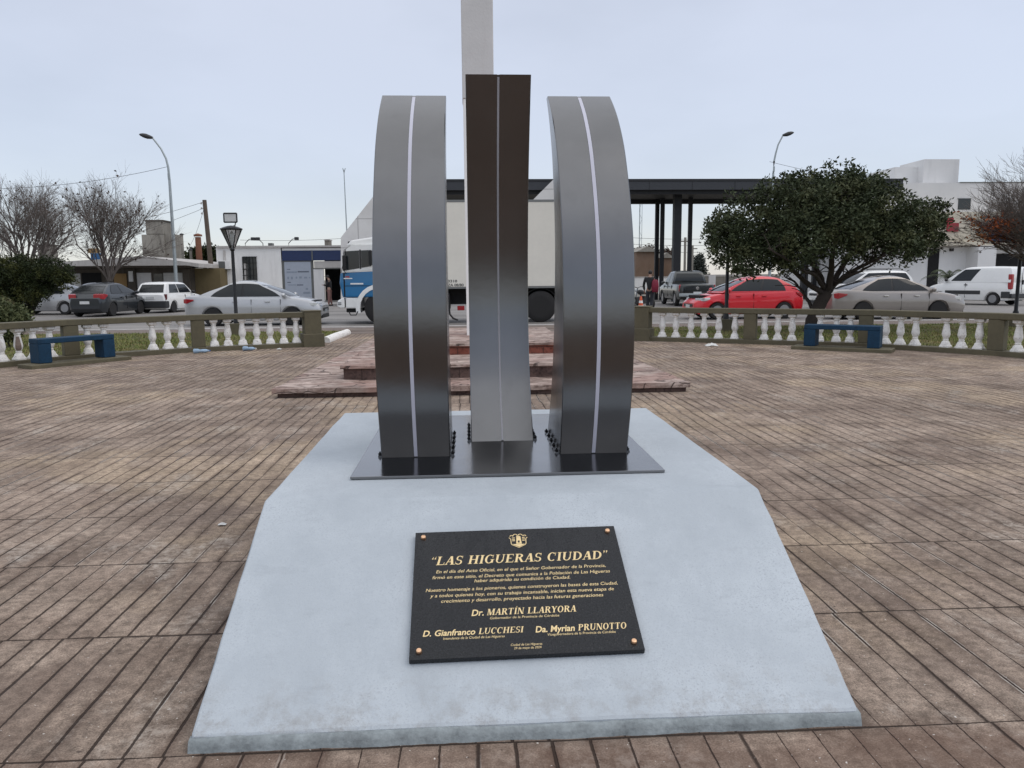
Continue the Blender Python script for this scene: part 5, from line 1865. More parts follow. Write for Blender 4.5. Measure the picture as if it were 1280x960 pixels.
def lantern(px, Y, label, base_z=0.02, group='black lantern posts on the lawn', flood=True):
    p = Vector((aty(px, 400, Y).x, Y, 0))
    r = thing('lantern_post', label, 'street lamp', (p.x, p.y, base_z), 0, group)
    MB().box(-0.16, 0.16, -0.16, 0.16, -0.05, 0.30).build('plinth', M['olive'], r, bevel=0.015)
    MB().lathe([(0.075, 0.301), (0.07, 0.40), (0.048, 0.44), (0.042, 2.0), (0.040, 2.13), (0.062, 2.15), (0.062, 2.19), (0.03, 2.20)], n=12).build('pole', M['black'], r, smooth=40)
    z0, z1 = 2.20, 2.66
    r0, r1 = 0.055, 0.245
    hd = MB()
    for k in range(6):
        a = R(60 * k + 12)
        b = R(60 * k + 72)
        hd.tube([(r0 * math.cos(a), r0 * math.sin(a), z0), (r1 * math.cos(a), r1 * math.sin(a), z1)], 0.014, 5)
        hd.tube([(r1 * math.cos(a), r1 * math.sin(a), z1), (r1 * math.cos(b), r1 * math.sin(b), z1)], 0.014, 5)
    fr = hd.build('lantern_frame', M['black'], r)
    MB().lathe([(r1 + 0.035, z1 + 0.005), (r1 + 0.035, z1 + 0.03), (r1 * 0.75, z1 + 0.07), (0.08, z1 + 0.10), (0.02, z1 + 0.11)], n=12).build('lantern_roof', M['black'], r, smooth=30)
    gl = [[((r0 if z == z0 else r1) * 0.96 * math.cos(R(60 * k + 12)), (r0 if z == z0 else r1) * 0.96 * math.sin(R(60 * k + 12)), z) for k in range(6)] for z in (z0, z1)]
    MB().loft(gl, cap=False).build('lantern_glass', M['lglass'], r)
    MB().lathe([(0.03, z0 + 0.08), (0.035, z0 + 0.2), (0.06, z0 + 0.28), (0.05, z0 + 0.36), (0.01, z0 + 0.40)], n=10).build('bulb', M['plate_white'], r, smooth=50)
    if flood:
        f = thing('floodlight', 'square floodlight frame standing on top of the lantern post beside the silver sedan', 'floodlight', (p.x, p.y, base_z + z1 + 0.11))
        MB().tube([(0.03, 0, -0.02), (0.10, 0, 0.0), (0.12, 0, 0.10)], 0.014, 6).build('bracket', M['black'], f)
        q = MB()
        w, h = 0.16, 0.11
        o = [(-w, -0.02, 0.08), (w, -0.02, 0.08), (w, -0.02, 0.08 + 2 * h), (-w, -0.02, 0.08 + 2 * h)]
        for a, b in zip(o, o[1:] + o[:1]):
            q.tube([a, b], 0.018, 4)
        q.build('frame', M['black'], f)
        MB().box(-w + 0.02, w - 0.02, -0.02, -0.008, 0.095, 0.065 + 2 * h).build('panel', M['plate_white'], f)
    return r


t = NT('lantern_glazing')
t.p.inputs['Transmission Weight'].default_value = 0.9
M['lglass'] = t.out(t.mix(t.rng(t.noise(6), 0.3, 0.7), (0.72, 0.73, 0.74), (0.88, 0.89, 0.9)), 0.15, 0, 0.5)
lantern(295.5, 20.2, 'black lantern post with an inverted glass lantern, in front of the silver sedan')
lantern(907.5, 19.6, 'black lantern post in front of the red hatchback, its head lost in the evergreen crown', flood=False)
lantern(1269, 19.6, 'black lantern post in front of the white van, its head among bare branches', flood=False)


def street_lamp(px, Y, H, arm, label):
    p = aty(px, 384, Y)
    r = thing('street_lamp', label, 'street lamp', (p.x, Y, -0.07), 0, 'tall curved street lamps')
    s = 1 if arm > 0 else -1
    lean = arm * 0.02
    pts = [(0, 0, 0), (0, 0, H * 0.5), (0.0, 0, H - 2.2), (0.02 * s, 0, H - 1.5), (0.10 * s, 0, H - 1.05), (arm * 0.45, 0, H - 0.55), (arm, 0, H)]
    MB().tube(pts, [0.095, 0.08, 0.065, 0.055, 0.05, 0.045, 0.04], 10).build('pole', M['galv'], r, smooth=40)
    hd = MB()
    L = 0.75
    d = Vector((s * 0.93, 0, 0.22))
    rings = []
    for t_, w, h in ((-0.05, 0.05, 0.05), (0.12, 0.11, 0.09), (0.4, 0.16, 0.13), (0.65, 0.15, 0.11), (0.85, 0.10, 0.06), (0.93, 0.03, 0.02)):
        c = Vector((arm, 0, H)) + d * t_ * L
        rings.append([(c.x, c.y + w * math.cos(2 * math.pi * k / 10), c.z + h * math.sin(2 * math.pi * k / 10)) for k in range(10)])
    hd.loft(rings).build('lamp_head', M['dgrey'], r, smooth=50)
    MB().box(-0.05, 0.05, -0.09, -0.05, H - 2.1, H - 1.8).build('wire_clamp', M['galv'], r)
    MB().lathe([(0.13, 0.0), (0.13, 0.7), (0.1, 0.72)], n=10).build('base_sleeve', M['galv'], r, smooth=40)
    return r


H1 = aty(190, 172, 42).z + 0.07
street_lamp(222.5, 42, H1, -0.72, 'tall galvanised street lamp on the left, its arm curving left above the white hatchback')
H2 = aty(975, 169, 46).z + 0.07
street_lamp(960.5, 46.0, H2, 0.50, 'tall galvanised street lamp behind the evergreen tree, its arm curving right above the canopy')

p0, p1 = aty(268, 372, 48.2), aty(255.5, 250, 48.2)
wp = thing('utility_pole', 'leaning weathered wooden utility pole beside the ochre wall', 'utility pole', (p0.x, 48.2, 0))
MB().tube([(0, 0, -0.1), ((p1.x - p0.x) * .5, 0, p1.z * .5), (p1.x - p0.x, 0, p1.z)], [0.16, 0.14, 0.12], 10).build('pole', M['wood'], wp, smooth=40)
for k in range(3):
    MB().lathe([(0.05, 0), (0.06, 0.06), (0.03, 0.12)], (p1.x - p0.x - 0.18, -0.05, p1.z - 0.25 - 0.3 * k), 8).build('insulator', M['kerb'], wp)
am = thing('antenna_mast', 'very thin antenna mast with a small fork at its tip behind the white slanted wall', 'antenna', (aty(434, 300, 56).x, 56, 3))
za, zb2 = aty(434, 305, 56).z - 3, aty(432, 212, 56).z - 3
MB().tube([(0, 0, za), (-0.05, 0, zb2)], [0.05, 0.03], 6).build('pole', M['galv'], am)
MB().tube([(-0.12, 0, zb2 + 0.1), (-0.05, 0, zb2 - 0.3), (0.05, 0, zb2 + 0.1)], 0.03, 5).build('fork', M['galv'], am)

f_ = Facade(110)
rt = thing('radio_tower', 'thin lattice radio tower seen under the canopy beside the right rib', 'tower', (f_.x(799.5), 110, 0))
zz1 = f_.z(232)
mb = MB()
for a in range(3):
    c, s = 0.22 * math.cos(R(120 * a)), 0.22 * math.sin(R(120 * a))
    mb.tube([(c, s, 0), (c, s, zz1)], 0.035, 4)
mb.build('mast_legs', M['galv'], rt)
mb = MB()
n = int(zz1 / 0.8)
for k in range(n):
    a0, a1 = R(120 * (k % 3)), R(120 * ((k + 1) % 3))
    mb.tube([(0.22 * math.cos(a0), 0.22 * math.sin(a0), k * 0.8), (0.22 * math.cos(a1), 0.22 * math.sin(a1), k * 0.8 + 0.8)], 0.025, 4)
mb.build('lattice', M['galv'], rt)
for px, y0, Y, lab in ((855.5, 298, 72, 'grey utility pole far away under the canopy, between the thick column and the right one'), (864.8, 308, 80, 'short thin pole far away right of the canopy columns')):
    f_ = Facade(Y)
    r = thing('utility_pole', lab, 'utility pole', (f_.x(px), Y, 0))
    MB().tube([(0, 0, -0.1), (0, 0, f_.z(y0))], 0.12, 8).build('pole', M['w_conc'], r)
    MB().box(-0.5, 0.5, -0.05, 0.05, f_.z(y0) - 0.4, f_.z(y0) - 0.3).build('crossarm', M['wood'], r)


def wire(a, b, sag, label, rad=0.010):
    n = 14
    pts = []
    for i in range(n + 1):
        t = i / n
        q = Vector(a).lerp(Vector(b), t)
        q.z -= sag * 4 * t * (1 - t)
        pts.append(q)
    o = MB().tube(pts, rad, 4).build('overhead_wire', M['wire'])
    tag(o, label, 'cable')


top = Vector((p0.x, 48.2, 0)) + Vector((p1.x - p0.x, 0, p1.z - 0.1))
wire(aty(211, 208, 42), aty(-60, 236, 40), 0.35, 'overhead cable running left from the tall lamp over the bare trees')
wire(top, aty(-40, 300, 44), 0.5, 'overhead cable running left from the top of the leaning wooden pole')
wire(top - Vector((0, 0, .35)), aty(60, 318, 52), 0.3, 'second overhead cable running left, lower on the leaning wooden pole')
wire(top - Vector((0, 0, .2)), aty(226, 318, 54), 0.6, 'slack service cable dropping from the wooden pole towards the vent pipes')
wire(aty(962, 202, 46), aty(1100, 226, 49), 0.15, 'thin cable running right from the tall lamp behind the tree')
for k, (y, lab) in enumerate(((296, 'highest thin cable crossing beneath the canopy'), (304, 'middle thin cable crossing beneath the canopy'), (312.5, 'lowest thin cable crossing beneath the canopy'))):
    wire(aty(770, y, 85), aty(960, y - 1, 85), 0.3, lab, 0.018)
wire(aty(200, 309, 60), aty(300, 307, 62), 0.1, 'thin cable running above the flue and vent pipes', 0.011)
wire(aty(300, 300, 52), aty(455, 296, 52), 0.12, 'thin cable strung along above the white office roof', 0.010)

# ------------------------------------------------------------------ trees and shrubs
M['leaf_dark'] = make_leaf('dark_evergreen_leaves', (0.026, 0.037, 0.018), (0.068, 0.084, 0.040), (0.092, 0.098, 0.045))
M['leaf_shrub'] = make_leaf('deep_green_shrub_leaves', (0.014, 0.022, 0.009), (0.034, 0.046, 0.014), (0.070, 0.074, 0.018))
M['leaf_light'] = make_leaf('yellowish_shrub_leaves', (0.055, 0.075, 0.035), (0.15, 0.16, 0.075), (0.12, 0.10, 0.05))
M['leaf_red'] = make_leaf('red_autumn_leaves', (0.18, 0.045, 0.02), (0.42, 0.12, 0.04), (0.24, 0.12, 0.05))
M['leaf_brown'] = make_leaf('withered_leaves', (0.035, 0.025, 0.02), (0.085, 0.05, 0.035))
M['leaf_palm'] = make_leaf('palm_leaves', (0.05, 0.065, 0.035), (0.12, 0.14, 0.085))
M['leaf_far'] = make_leaf('far_tree_leaves', (0.04, 0.05, 0.045), (0.07, 0.08, 0.065))  # grey green leaf tone of the conifer
M['bark'] = plain('dark_brown_bark', (0.045, 0.034, 0.028), 0.9, var=0.35, scale=5, bump=0.8)
M['twig'] = plain('grey_brown_twigs', (0.145, 0.122, 0.108), 0.9, var=0.3, scale=3)
M['twig_red'] = plain('reddish_twigs', (0.07, 0.035, 0.032), 0.9, var=0.3, scale=3)


def leaf(mb, c, rr, L, W, up=0.3):
    a = rr.uniform(0, 6.283)
    el = rr.gauss(up, 0.55)
    d = Vector((math.cos(a) * math.cos(el), math.sin(a) * math.cos(el), math.sin(el)))
    s = d.cross(Vector((rr.uniform(-1, 1), rr.uniform(-1, 1), rr.uniform(-.2, 1)))).normalized()
    n = d.cross(s)
    L *= rr.uniform(0.7, 1.25)
    W *= rr.uniform(0.7, 1.2)
    c = Vector(c)
    mb.add([c, c + d * L * 0.5 + s * W * 0.5 - n * W * 0.12, c + d * L, c + d * L * 0.5 - s * W * 0.5 - n * W * 0.12], [(0, 1, 2, 3)])


def crown(mb, lobes, n_clump, per, spread, L, W, seed, up=0.3, shell=0.55, floor=None):
    rr = random.Random(seed)
    tot = sum(r[3] ** 2 for r in lobes)
    for (x, y, z, r) in lobes:
        k = int(n_clump * r * r / tot)
        for _ in range(k):
            d = Vector((rr.gauss(0, 1), rr.gauss(0, 1), rr.gauss(0, 1))).normalized()
            q = shell + (1.08 - shell) * rr.random() ** 0.6
            q *= 1 + 0.22 * noise.noise(Vector((x, y, z)) + d * 2.3)
            c = Vector((x, y, z)) + Vector((d.x * r, d.y * r, d.z * r * 0.9)) * q
            if floor is not None and c.z < floor + 0.2 * noise.noise(c * 2):
                continue
            if noise.noise(c * 1.9 + Vector((seed, 0, 0))) < -0.33:
                continue
            for _ in range(per):
                leaf(mb, c + Vector((rr.gauss(0, spread), rr.gauss(0, spread), rr.gauss(0, spread * 0.8))), rr, L, W, up)


def limb(mb, pts, r0, r1, n=8, wob=0.03, seed=0):
    rr = random.Random(seed)
    P = []
    K = 4
    pts = [Vector(p) for p in pts]
    for i in range(len(pts) - 1):
        for k in range(K):
            t = k / K
            a = pts[max(0, i - 1)]
            b, c = pts[i], pts[i + 1]
            d = pts[min(len(pts) - 1, i + 2)]
            q = 0.5 * ((2 * b) + (c - a) * t + (2 * a - 5 * b + 4 * c - d) * t * t + (3 * b - a - 3 * c + d) * t ** 3)
            P.append(q + Vector((rr.uniform(-wob, wob), rr.uniform(-wob, wob), rr.uniform(-wob, wob) * .5)))
    P.append(pts[-1])
    m = len(P) - 1
    mb.tube(P, [lerp(r0, r1, (i / m) ** 0.8) for i in range(m + 1)], n)
    return P


# big evergreen on the right lawn
TYY = 18.6
tb = aty(1013, 413, TYY)
tr = thing('tree', 'broad dark evergreen tree with several leaning stems behind the right bench', 'tree', (tb.x, TYY, 0))


def tp(px, py, dy=0.0):
    return aty(px, py, TYY + dy)


tm_ = MB()
limb(tm_, [(tb.x, TYY, -0.05), tp(1018, 395), tp(1025, 380), tp(1033, 366)], 0.19, 0.145, 10, 0.012, 1)
tm_.build('trunk', M['bark'], tr, True, smooth=50)
lm = 0
forks = [([(1031, 368, 0), (1012, 356, -.1), (993, 340, -.3), (970, 318, -.5), (945, 290, -.6)], .085),
         ([(1033, 366, 0), (1026, 348, .2), (1010, 318, .4), (1000, 285, .5), (1004, 245, .5)], .09),
         ([(1034, 366, 0), (1038, 345, -.2), (1042, 315, -.5), (1052, 275, -.4), (1055, 235, -.2)], .10),
         ([(1035, 366, 0), (1050, 350, .1), (1068, 338, .3), (1098, 322, .4), (1130, 300, .3), (1160, 285, .2)], .075),
         ([(1036, 362, 0), (1052, 335, .4), (1072, 300, .7), (1090, 265, .8), (1100, 240, .6)], .085),
         ([(1030, 362, 0), (1020, 345, -.5), (1004, 338, -.9), (985, 325, -1.2), (960, 310, -1.3)], .06),
         ([(1040, 356, 0), (1058, 346, -.4), (1082, 336, -.7), (1106, 318, -.9)], .055),
         ([(1020, 392, 0), (1008, 372, .3), (996, 355, .6), (980, 345, .9)], .06)]
for pts, r in forks:
    b = MB()
    P = limb(b, [tp(*q) for q in pts], r, r * 0.3, 7, 0.02, lm)
    for j in range(5, len(P), 2):
        rr = random.Random(lm * 50 + j)
        for _ in range(2):
            d = Vector((rr.uniform(-1, 1), rr.uniform(-1, 1), rr.uniform(0, 1))).normalized() * rr.uniform(0.3, 0.7)
            b.tube([P[j], P[j] + d * 0.5 + Vector((0, 0, .03)), P[j] + d], [r * 0.25, r * 0.16, 0.008], 4)
    b.build('limb', M['bark'], tr, True, smooth=50)
    lm += 1
lob = []
for px, py, rp, dy in ((945, 283, 50, 0), (995, 262, 48, -.6), (1045, 250, 48, .5), (1098, 264, 44, -.4), (1140, 288, 37, .3), (918, 303, 33, -.3), (962, 312, 34, .8), (1000, 303, 34, -1.1), (1050, 292, 38, -.9),
                       (1098, 298, 36, .9), (1150, 292, 30, -.4), (1052, 248, 28, -.2), (1012, 251, 27, .6), (1090, 249, 25, .3), (935, 325, 24, -.7), (1125, 308, 28, -1.0), (1020, 285, 40, 1.3), (1080, 280, 40, 1.4), (968, 290, 36, 1.4), (905, 290, 24, .4), (1168, 272, 22, .2), (975, 330, 18, -.8)):
    c = tp(px, py, dy)
    lob.append((c.x, c.y, c.z, rp / F * TYY))
cb = MB()
crown(cb, lob, 4000, 15, 0.07, 0.10, 0.048, 4, 0.3, 0.45)
rr = random.Random(9)
for px, py in ((1000, 226), (1012, 219), (1028, 214), (1043, 210), (1052, 208), (1066, 212), (1078, 213), (1090, 211), (1101, 216), (985, 232), (1180, 262), (1176, 276), (892, 276), (888, 296), (893, 318), (970, 240), (1122, 228), (1150, 250), (1160, 256)):
    c = tp(px, py + 9, rr.uniform(-.8, .8))
    for _ in range(5):
        q = c + Vector((rr.gauss(0, .08), rr.gauss(0, .1), rr.gauss(-.04, .09)))
        for _ in range(9):
            leaf(cb, q + Vector((rr.gauss(0, .05), rr.gauss(0, .05), rr.gauss(0, .05))), rr, 0.12, 0.055, .35)
cb.build('crown', M['leaf_dark'], tr, True)


# bare trees
def bare_tree(label, px, Y, base_py, top_py, half_px, seed, twig, trunk_r, leaves=None, leaf_n=0, leaf_low=False, group='leafless street trees', trunk_frac=0.26, maincount=8, z0=0.0, up=0.0):
    rr = random.Random(seed)
    b = aty(px, base_py, Y)
    H = aty(px, top_py, Y).z
    Wd = half_px / F * Y
    r = thing('tree', label, 'tree', (b.x, Y, z0), 0, group)
    hf = H * trunk_frac
    t = MB()
    limb(t, [(0, 0, -0.1), (0.04, 0, hf * .5), (0, 0, hf)], trunk_r, trunk_r * 0.8, 9, 0.02, seed)
    t.build('trunk', M['bark'], r, smooth=50)
    tips = []
    cr_ = [MB()]

    def grow(mb, p, d, L, rad, dep):
        n = 4
        P = [p]
        q = Vector(p)
        dd = Vector(d)
        for i in range(n):
            dd = (dd + Vector((rr.gauss(0, .13), rr.gauss(0, .13), 0.035 + up + rr.gauss(0, .08)))).normalized()
            q = q + dd * L / n
            P.append(q.copy())
        mb.tube(P, [lerp(rad, rad * 0.45, i / n) for i in range(n + 1)], 4 if dep > 1 else 6)
        if dep >= 4:
            tips.append(P[-1])
            tips.append(P[2])
            return
        for k in range((5, 5, 4, 4)[dep]):
            f = rr.uniform(0.25, 1.0) if dep else rr.uniform(0.3, 1.0)
            i = min(n - 1, int(f * n))
            pp = P[i].lerp(P[i + 1], f * n - i)
            ax = Vector((rr.gauss(0, 1), rr.gauss(0, 1), rr.gauss(0, .5))).normalized()
            nd = (dd + ax * rr.uniform(0.35, 0.75)).normalized()
            grow(mb, pp, nd, L * rr.uniform(0.5, 0.74), max(rad * 0.44, 0.0042 if Y > 30 else 0.0034), dep + 1)

    for k in range(maincount):
        a = 6.283 * k / maincount + rr.uniform(-.3, .3)
        tilt = rr.uniform(0.1, 1.7)
        sp = Wd / (H - hf)
        d = Vector((math.cos(a) * tilt * sp * 1.25, math.sin(a) * tilt * sp * 1.25, 1)).normalized()
        m_ = MB()
        grow(m_, Vector((0, 0, hf * rr.uniform(.86, 1.0))), d, (H - hf) * rr.uniform(0.46, 0.60) * (1 - 0.13 * tilt), trunk_r * 0.34, 0)
        m_.build('branch', M[twig], r, smooth=60)
    if leaves:
        lb = MB()
        if leaf_low:
            tips.sort(key=lambda v: v.z)
            pool = tips[:len(tips) // 3]
        else:
            pool = tips
        for _ in range(leaf_n):
            c = rr.choice(pool)
            leaf(lb, c + Vector((rr.gauss(0, .05), rr.gauss(0, .05), rr.gauss(0, .05))), rr, 0.13 * Y / 40 + .02, 0.08 * Y / 40 + .01, -.2)
        lb.build('leaves', M[leaves], r)
    return r


bare_tree('leafless tree with dense upswept twigs rising behind the big dark shrub', 38, 36.0, 385, 205, 62, 21, 'twig', 0.17, 'leaf_brown', 160, maincount=13, trunk_frac=0.20)
bare_tree('leafless tree with a few withered leaves standing in front of the low house', 140, 41.0, 386, 208, 58, 34, 'twig', 0.17, 'leaf_brown', 320, maincount=12, trunk_frac=0.20)
bare_tree('bare tree with red autumn leaves on its lower twigs, beside the white van', 1298, 18.3, 404, 186, 95, 55, 'twig', 0.10, 'leaf_brown', 500, leaf_low=True, trunk_frac=0.34, maincount=30)
# red-leaved low side branches of that tree reach left over the shop sign
rt_ = [o for o in COL.objects if o.get('label', '').startswith('bare tree with red')][0]
rr = random.Random(77)
sb = MB()
lbm = MB()
for k in range(26):
    p0 = aty(1286, rr.uniform(290, 310), 18.3)
    p3 = aty(rr.uniform(1193, 1255), rr.uniform(266, 304), 18.3 + rr.uniform(-.8, .8))
    mid = p0.lerp(p3, .5) + Vector((0, rr.uniform(-.2, .2), rr.uniform(-.15, .06)))
    sb.tube([p0, mid, p3], [.014, .010, .004], 4)
    for _ in range(5):
        b0 = p0.lerp(p3, rr.uniform(.3, .9))
        d = Vector((rr.uniform(-.3, .1), rr.uniform(-.25, .25), rr.uniform(-.06, .3)))
        sb.tube([b0, b0 + d * .5, b0 + d], [.006, .005, .003], 3)
        for _ in range(5):
            leaf(lbm, b0 + d * rr.uniform(.3, 1.1) + Vector((rr.gauss(0, .04), rr.gauss(0, .04), rr.gauss(0, .04))), rr, 0.085, 0.05, -.2)
sb.build('side_branch', M['twig_red'], rt_, True)
lbm.build('side_leaves', M['leaf_red'], rt_, True)

# big dark shrub and light shrub at the left edge
SY = 23.5
sh0 = aty(30, 395, SY)
sr = thing('shrub', 'big rounded dark green shrub on a short stem at the left edge of the lawn', 'shrub', (sh0.x, SY, 0))
lob = []
for px, py, rp, dy in ((30, 350, 30, 0), (62, 343, 22, -.3), (5, 350, 30, .3), (45, 338, 20, -.5), (20, 338, 20, -.4), (73, 350, 16, .2), (-25, 350, 30, 0), (38, 362, 16, -.6), (52, 358, 13, .5), (12, 370, 20, -.4), (-10, 370, 20, -.4), (80, 347, 12, .1), (26, 378, 18, -.2), (44, 366, 14, 0), (14, 384, 16, 0)):
    c = aty(px, py, SY + dy)
    lob.append((c.x, c.y, c.z, rp / F * SY))
b = MB()
crown(b, lob, 2400, 14, 0.055, 0.075, 0.035, 12, 0.2, 0.5)
b.build('foliage', M['leaf_shrub'], sr, True)
b = MB()
for k, (px, py) in enumerate(((20, 365), (45, 362), (60, 360), (5, 362))):
    limb(b, [(sh0.x, SY, -0.05), (sh0.x + .05 * k, SY, .4), aty(px, py, SY + .1 * k)], 0.08, 0.03, 7, 0.02, k)
    b.build('stem', M['bark'], sr, True, smooth=50)
    b = MB()
SY2 = 17.2
c0 = aty(8, 400, SY2)
s2 = thing('shrub', 'pale yellowish green leafy shrub just behind the balustrade at the left edge', 'shrub', (c0.x, SY2, 0))
lob = []
for px, py, rp, dy in ((5, 393, 18, 0), (20, 398, 14, -.1), (-15, 390, 20, .1), (8, 408, 18, -.1), (27, 405, 9, 0), (-8, 415, 18, 0)):
    c = aty(px, py, SY2 + dy)
    lob.append((c.x, c.y, c.z, rp / F * SY2))
b = MB()
crown(b, lob, 520, 12, 0.05, 0.085, 0.045, 31, 0.4, 0.5)
b.build('foliage', M['leaf_light'], s2, True)
b = MB()
for k in range(5):
    limb(b, [(c0.x + .1 * (k - 2), SY2, -0.02), aty(-5 + 7 * k, 398, SY2)], 0.02, 0.01, 5, 0.01, k)
b.build('stems', M['bark'], s2, True)

# feathery palm by the white building
PY_ = 44.0
pb0 = aty(1184, 382, PY_)
pt = thing('palm', 'small feathery palm in front of the white building, left of the van', 'palm', (pb0.x, PY_, 0))
b = MB()
b.lathe([(0.14, -0.1), (0.12, 0.5), (0.10, 1.1), (0.05, 1.3)], (pb0.x, PY_, 0), 10)
b.build('trunk', M['bark'], pt, True, smooth=50)
rr = random.Random(4)
for k in range(15):
    a = 6.283 * k / 15 + rr.uniform(-.2, .2)
    L = rr.uniform(1.7, 2.3)
    el = rr.uniform(0.5, 1.3)
    P = []
    for i in range(8):
        t = i / 7
        h = L * t
        P.append(Vector((pb0.x + math.cos(a) * h * math.cos(el) * 1.1, PY_ + math.sin(a) * h * math.cos(el) * 1.1, 1.2 + h * math.sin(el) * .8 - 0.95 * t * t * L * 0.6)))
    b = MB()
    b.tube(P, [.02, .018, .016, .014, .012, .01, .008, .005], 4)
    for i in range(1, 8):
        for j in range(3):
            q = P[i - 1].lerp(P[i], j / 3)
            d = (P[i] - P[i - 1]).normalized()
            s = d.cross(Vector((0, 0, 1))).normalized()
            for sg in (1, -1):
                e_ = q + s * sg * 0.30 * (1 - .5 * i / 8) + d * 0.15 + Vector((0, 0, -0.14))
                b.add([q - d * .018, q + d * .018, e_], [(0, 1, 2)])
    b.build('frond', M['leaf_palm'], pt, True)


# far trees under the canopy and behind the low house
def far_tree(label, px, Y, lobes, mat, seed, n=500, L=0.3, name='tree'):
    c0_ = aty(px, 360, Y)
    r = thing(name, label, name, (c0_.x, Y, 0))
    lb = []
    for x, y, rp in lobes:
        c = aty(x, y, Y)
        lb.append((c.x, c.y, c.z, rp / F * Y))
    b = MB()
    crown(b, lb, n, 8, L * 0.8, L, L * .5, seed, .2, .3)
    b.build('crown', M[mat], r, True)
    zt_ = sum(q[2] for q in lb) / len(lb)
    MB().lathe([(0.2, -.1), (0.15, zt_)], (c0_.x, Y, 0), 8).build('trunk', M['bark'], r, True)


far_tree('grey green conifer far away under the canopy, right of the columns', 873, 95, [(873, 342, 9), (873, 333, 8), (873, 326, 5.5), (873, 321, 3)], 'leaf_far', 3)
far_tree('dull brown bare bush far away under the canopy behind the brick shed', 806, 90, [(800, 318, 7), (812, 314, 6), (822, 322, 6), (832, 320, 8)], 'leaf_brown', 5)
far_tree('dark green tree top peeking over the ochre wall beside the rusty flue', 258, 64, [(240, 322, 6), (250, 318, 7), (262, 318, 8), (270, 322, 6)], 'leaf_shrub', 6)

# ------------------------------------------------------------------ people
M['skin'] = plain('skin', (0.36, 0.22, 0.16), 0.55, var=0.06)
M['hair'] = plain('dark_hair', (0.012, 0.01, 0.009), 0.6)
M['coat'] = plain('black_jacket_cloth', (0.014, 0.014, 0.016), 0.8, var=0.2)
M['jeans'] = plain('dark_trousers', (0.025, 0.028, 0.035), 0.85, var=0.2)
M['reddish'] = plain('brick_red_trousers', (0.22, 0.12, 0.105), 0.85, var=0.15)
M['maroon'] = plain('maroon_cloth', (0.20, 0.012, 0.035), 0.7, var=0.2)
M['shoe'] = plain('dark_shoe', (0.02, 0.018, 0.016), 0.6)


def skinned(name, joints, edges, mat, parent, root=0, sub=2):
    """one continuous surface grown over a joint skeleton; joints: (x, y, z, rx, ry)"""
    me = bpy.data.meshes.new(name)
    me.from_pydata([j[:3] for j in joints], edges, [])
    o = bpy.data.objects.new(name, me)
    COL.objects.link(o)
    sk = o.modifiers.new('skin', 'SKIN')
    sk.use_smooth_shade = True
    if not me.skin_vertices:
        pass
    lay = me.skin_vertices[0].data if me.skin_vertices else None
    if lay:
        for i, j in enumerate(joints):
            lay[i].radius = (j[3], j[4] if len(j) > 4 else j[3])
            lay[i].use_root = (i == root)
    sd = o.modifiers.new('sub', 'SUBSURF')
    sd.levels = sub
    sd.render_levels = sub
    dgp = bpy.context.evaluated_depsgraph_get()
    nm = bpy.data.meshes.new_from_object(o.evaluated_get(dgp))
    bpy.data.objects.remove(o)
    nm.name = name
    nm.materials.clear()
    nm.materials.append(mat)
    r = bpy.data.objects.new(name, nm)
    COL.objects.link(r)
    r.parent = parent
    for p in nm.polygons:
        p.use_smooth = True
    return r


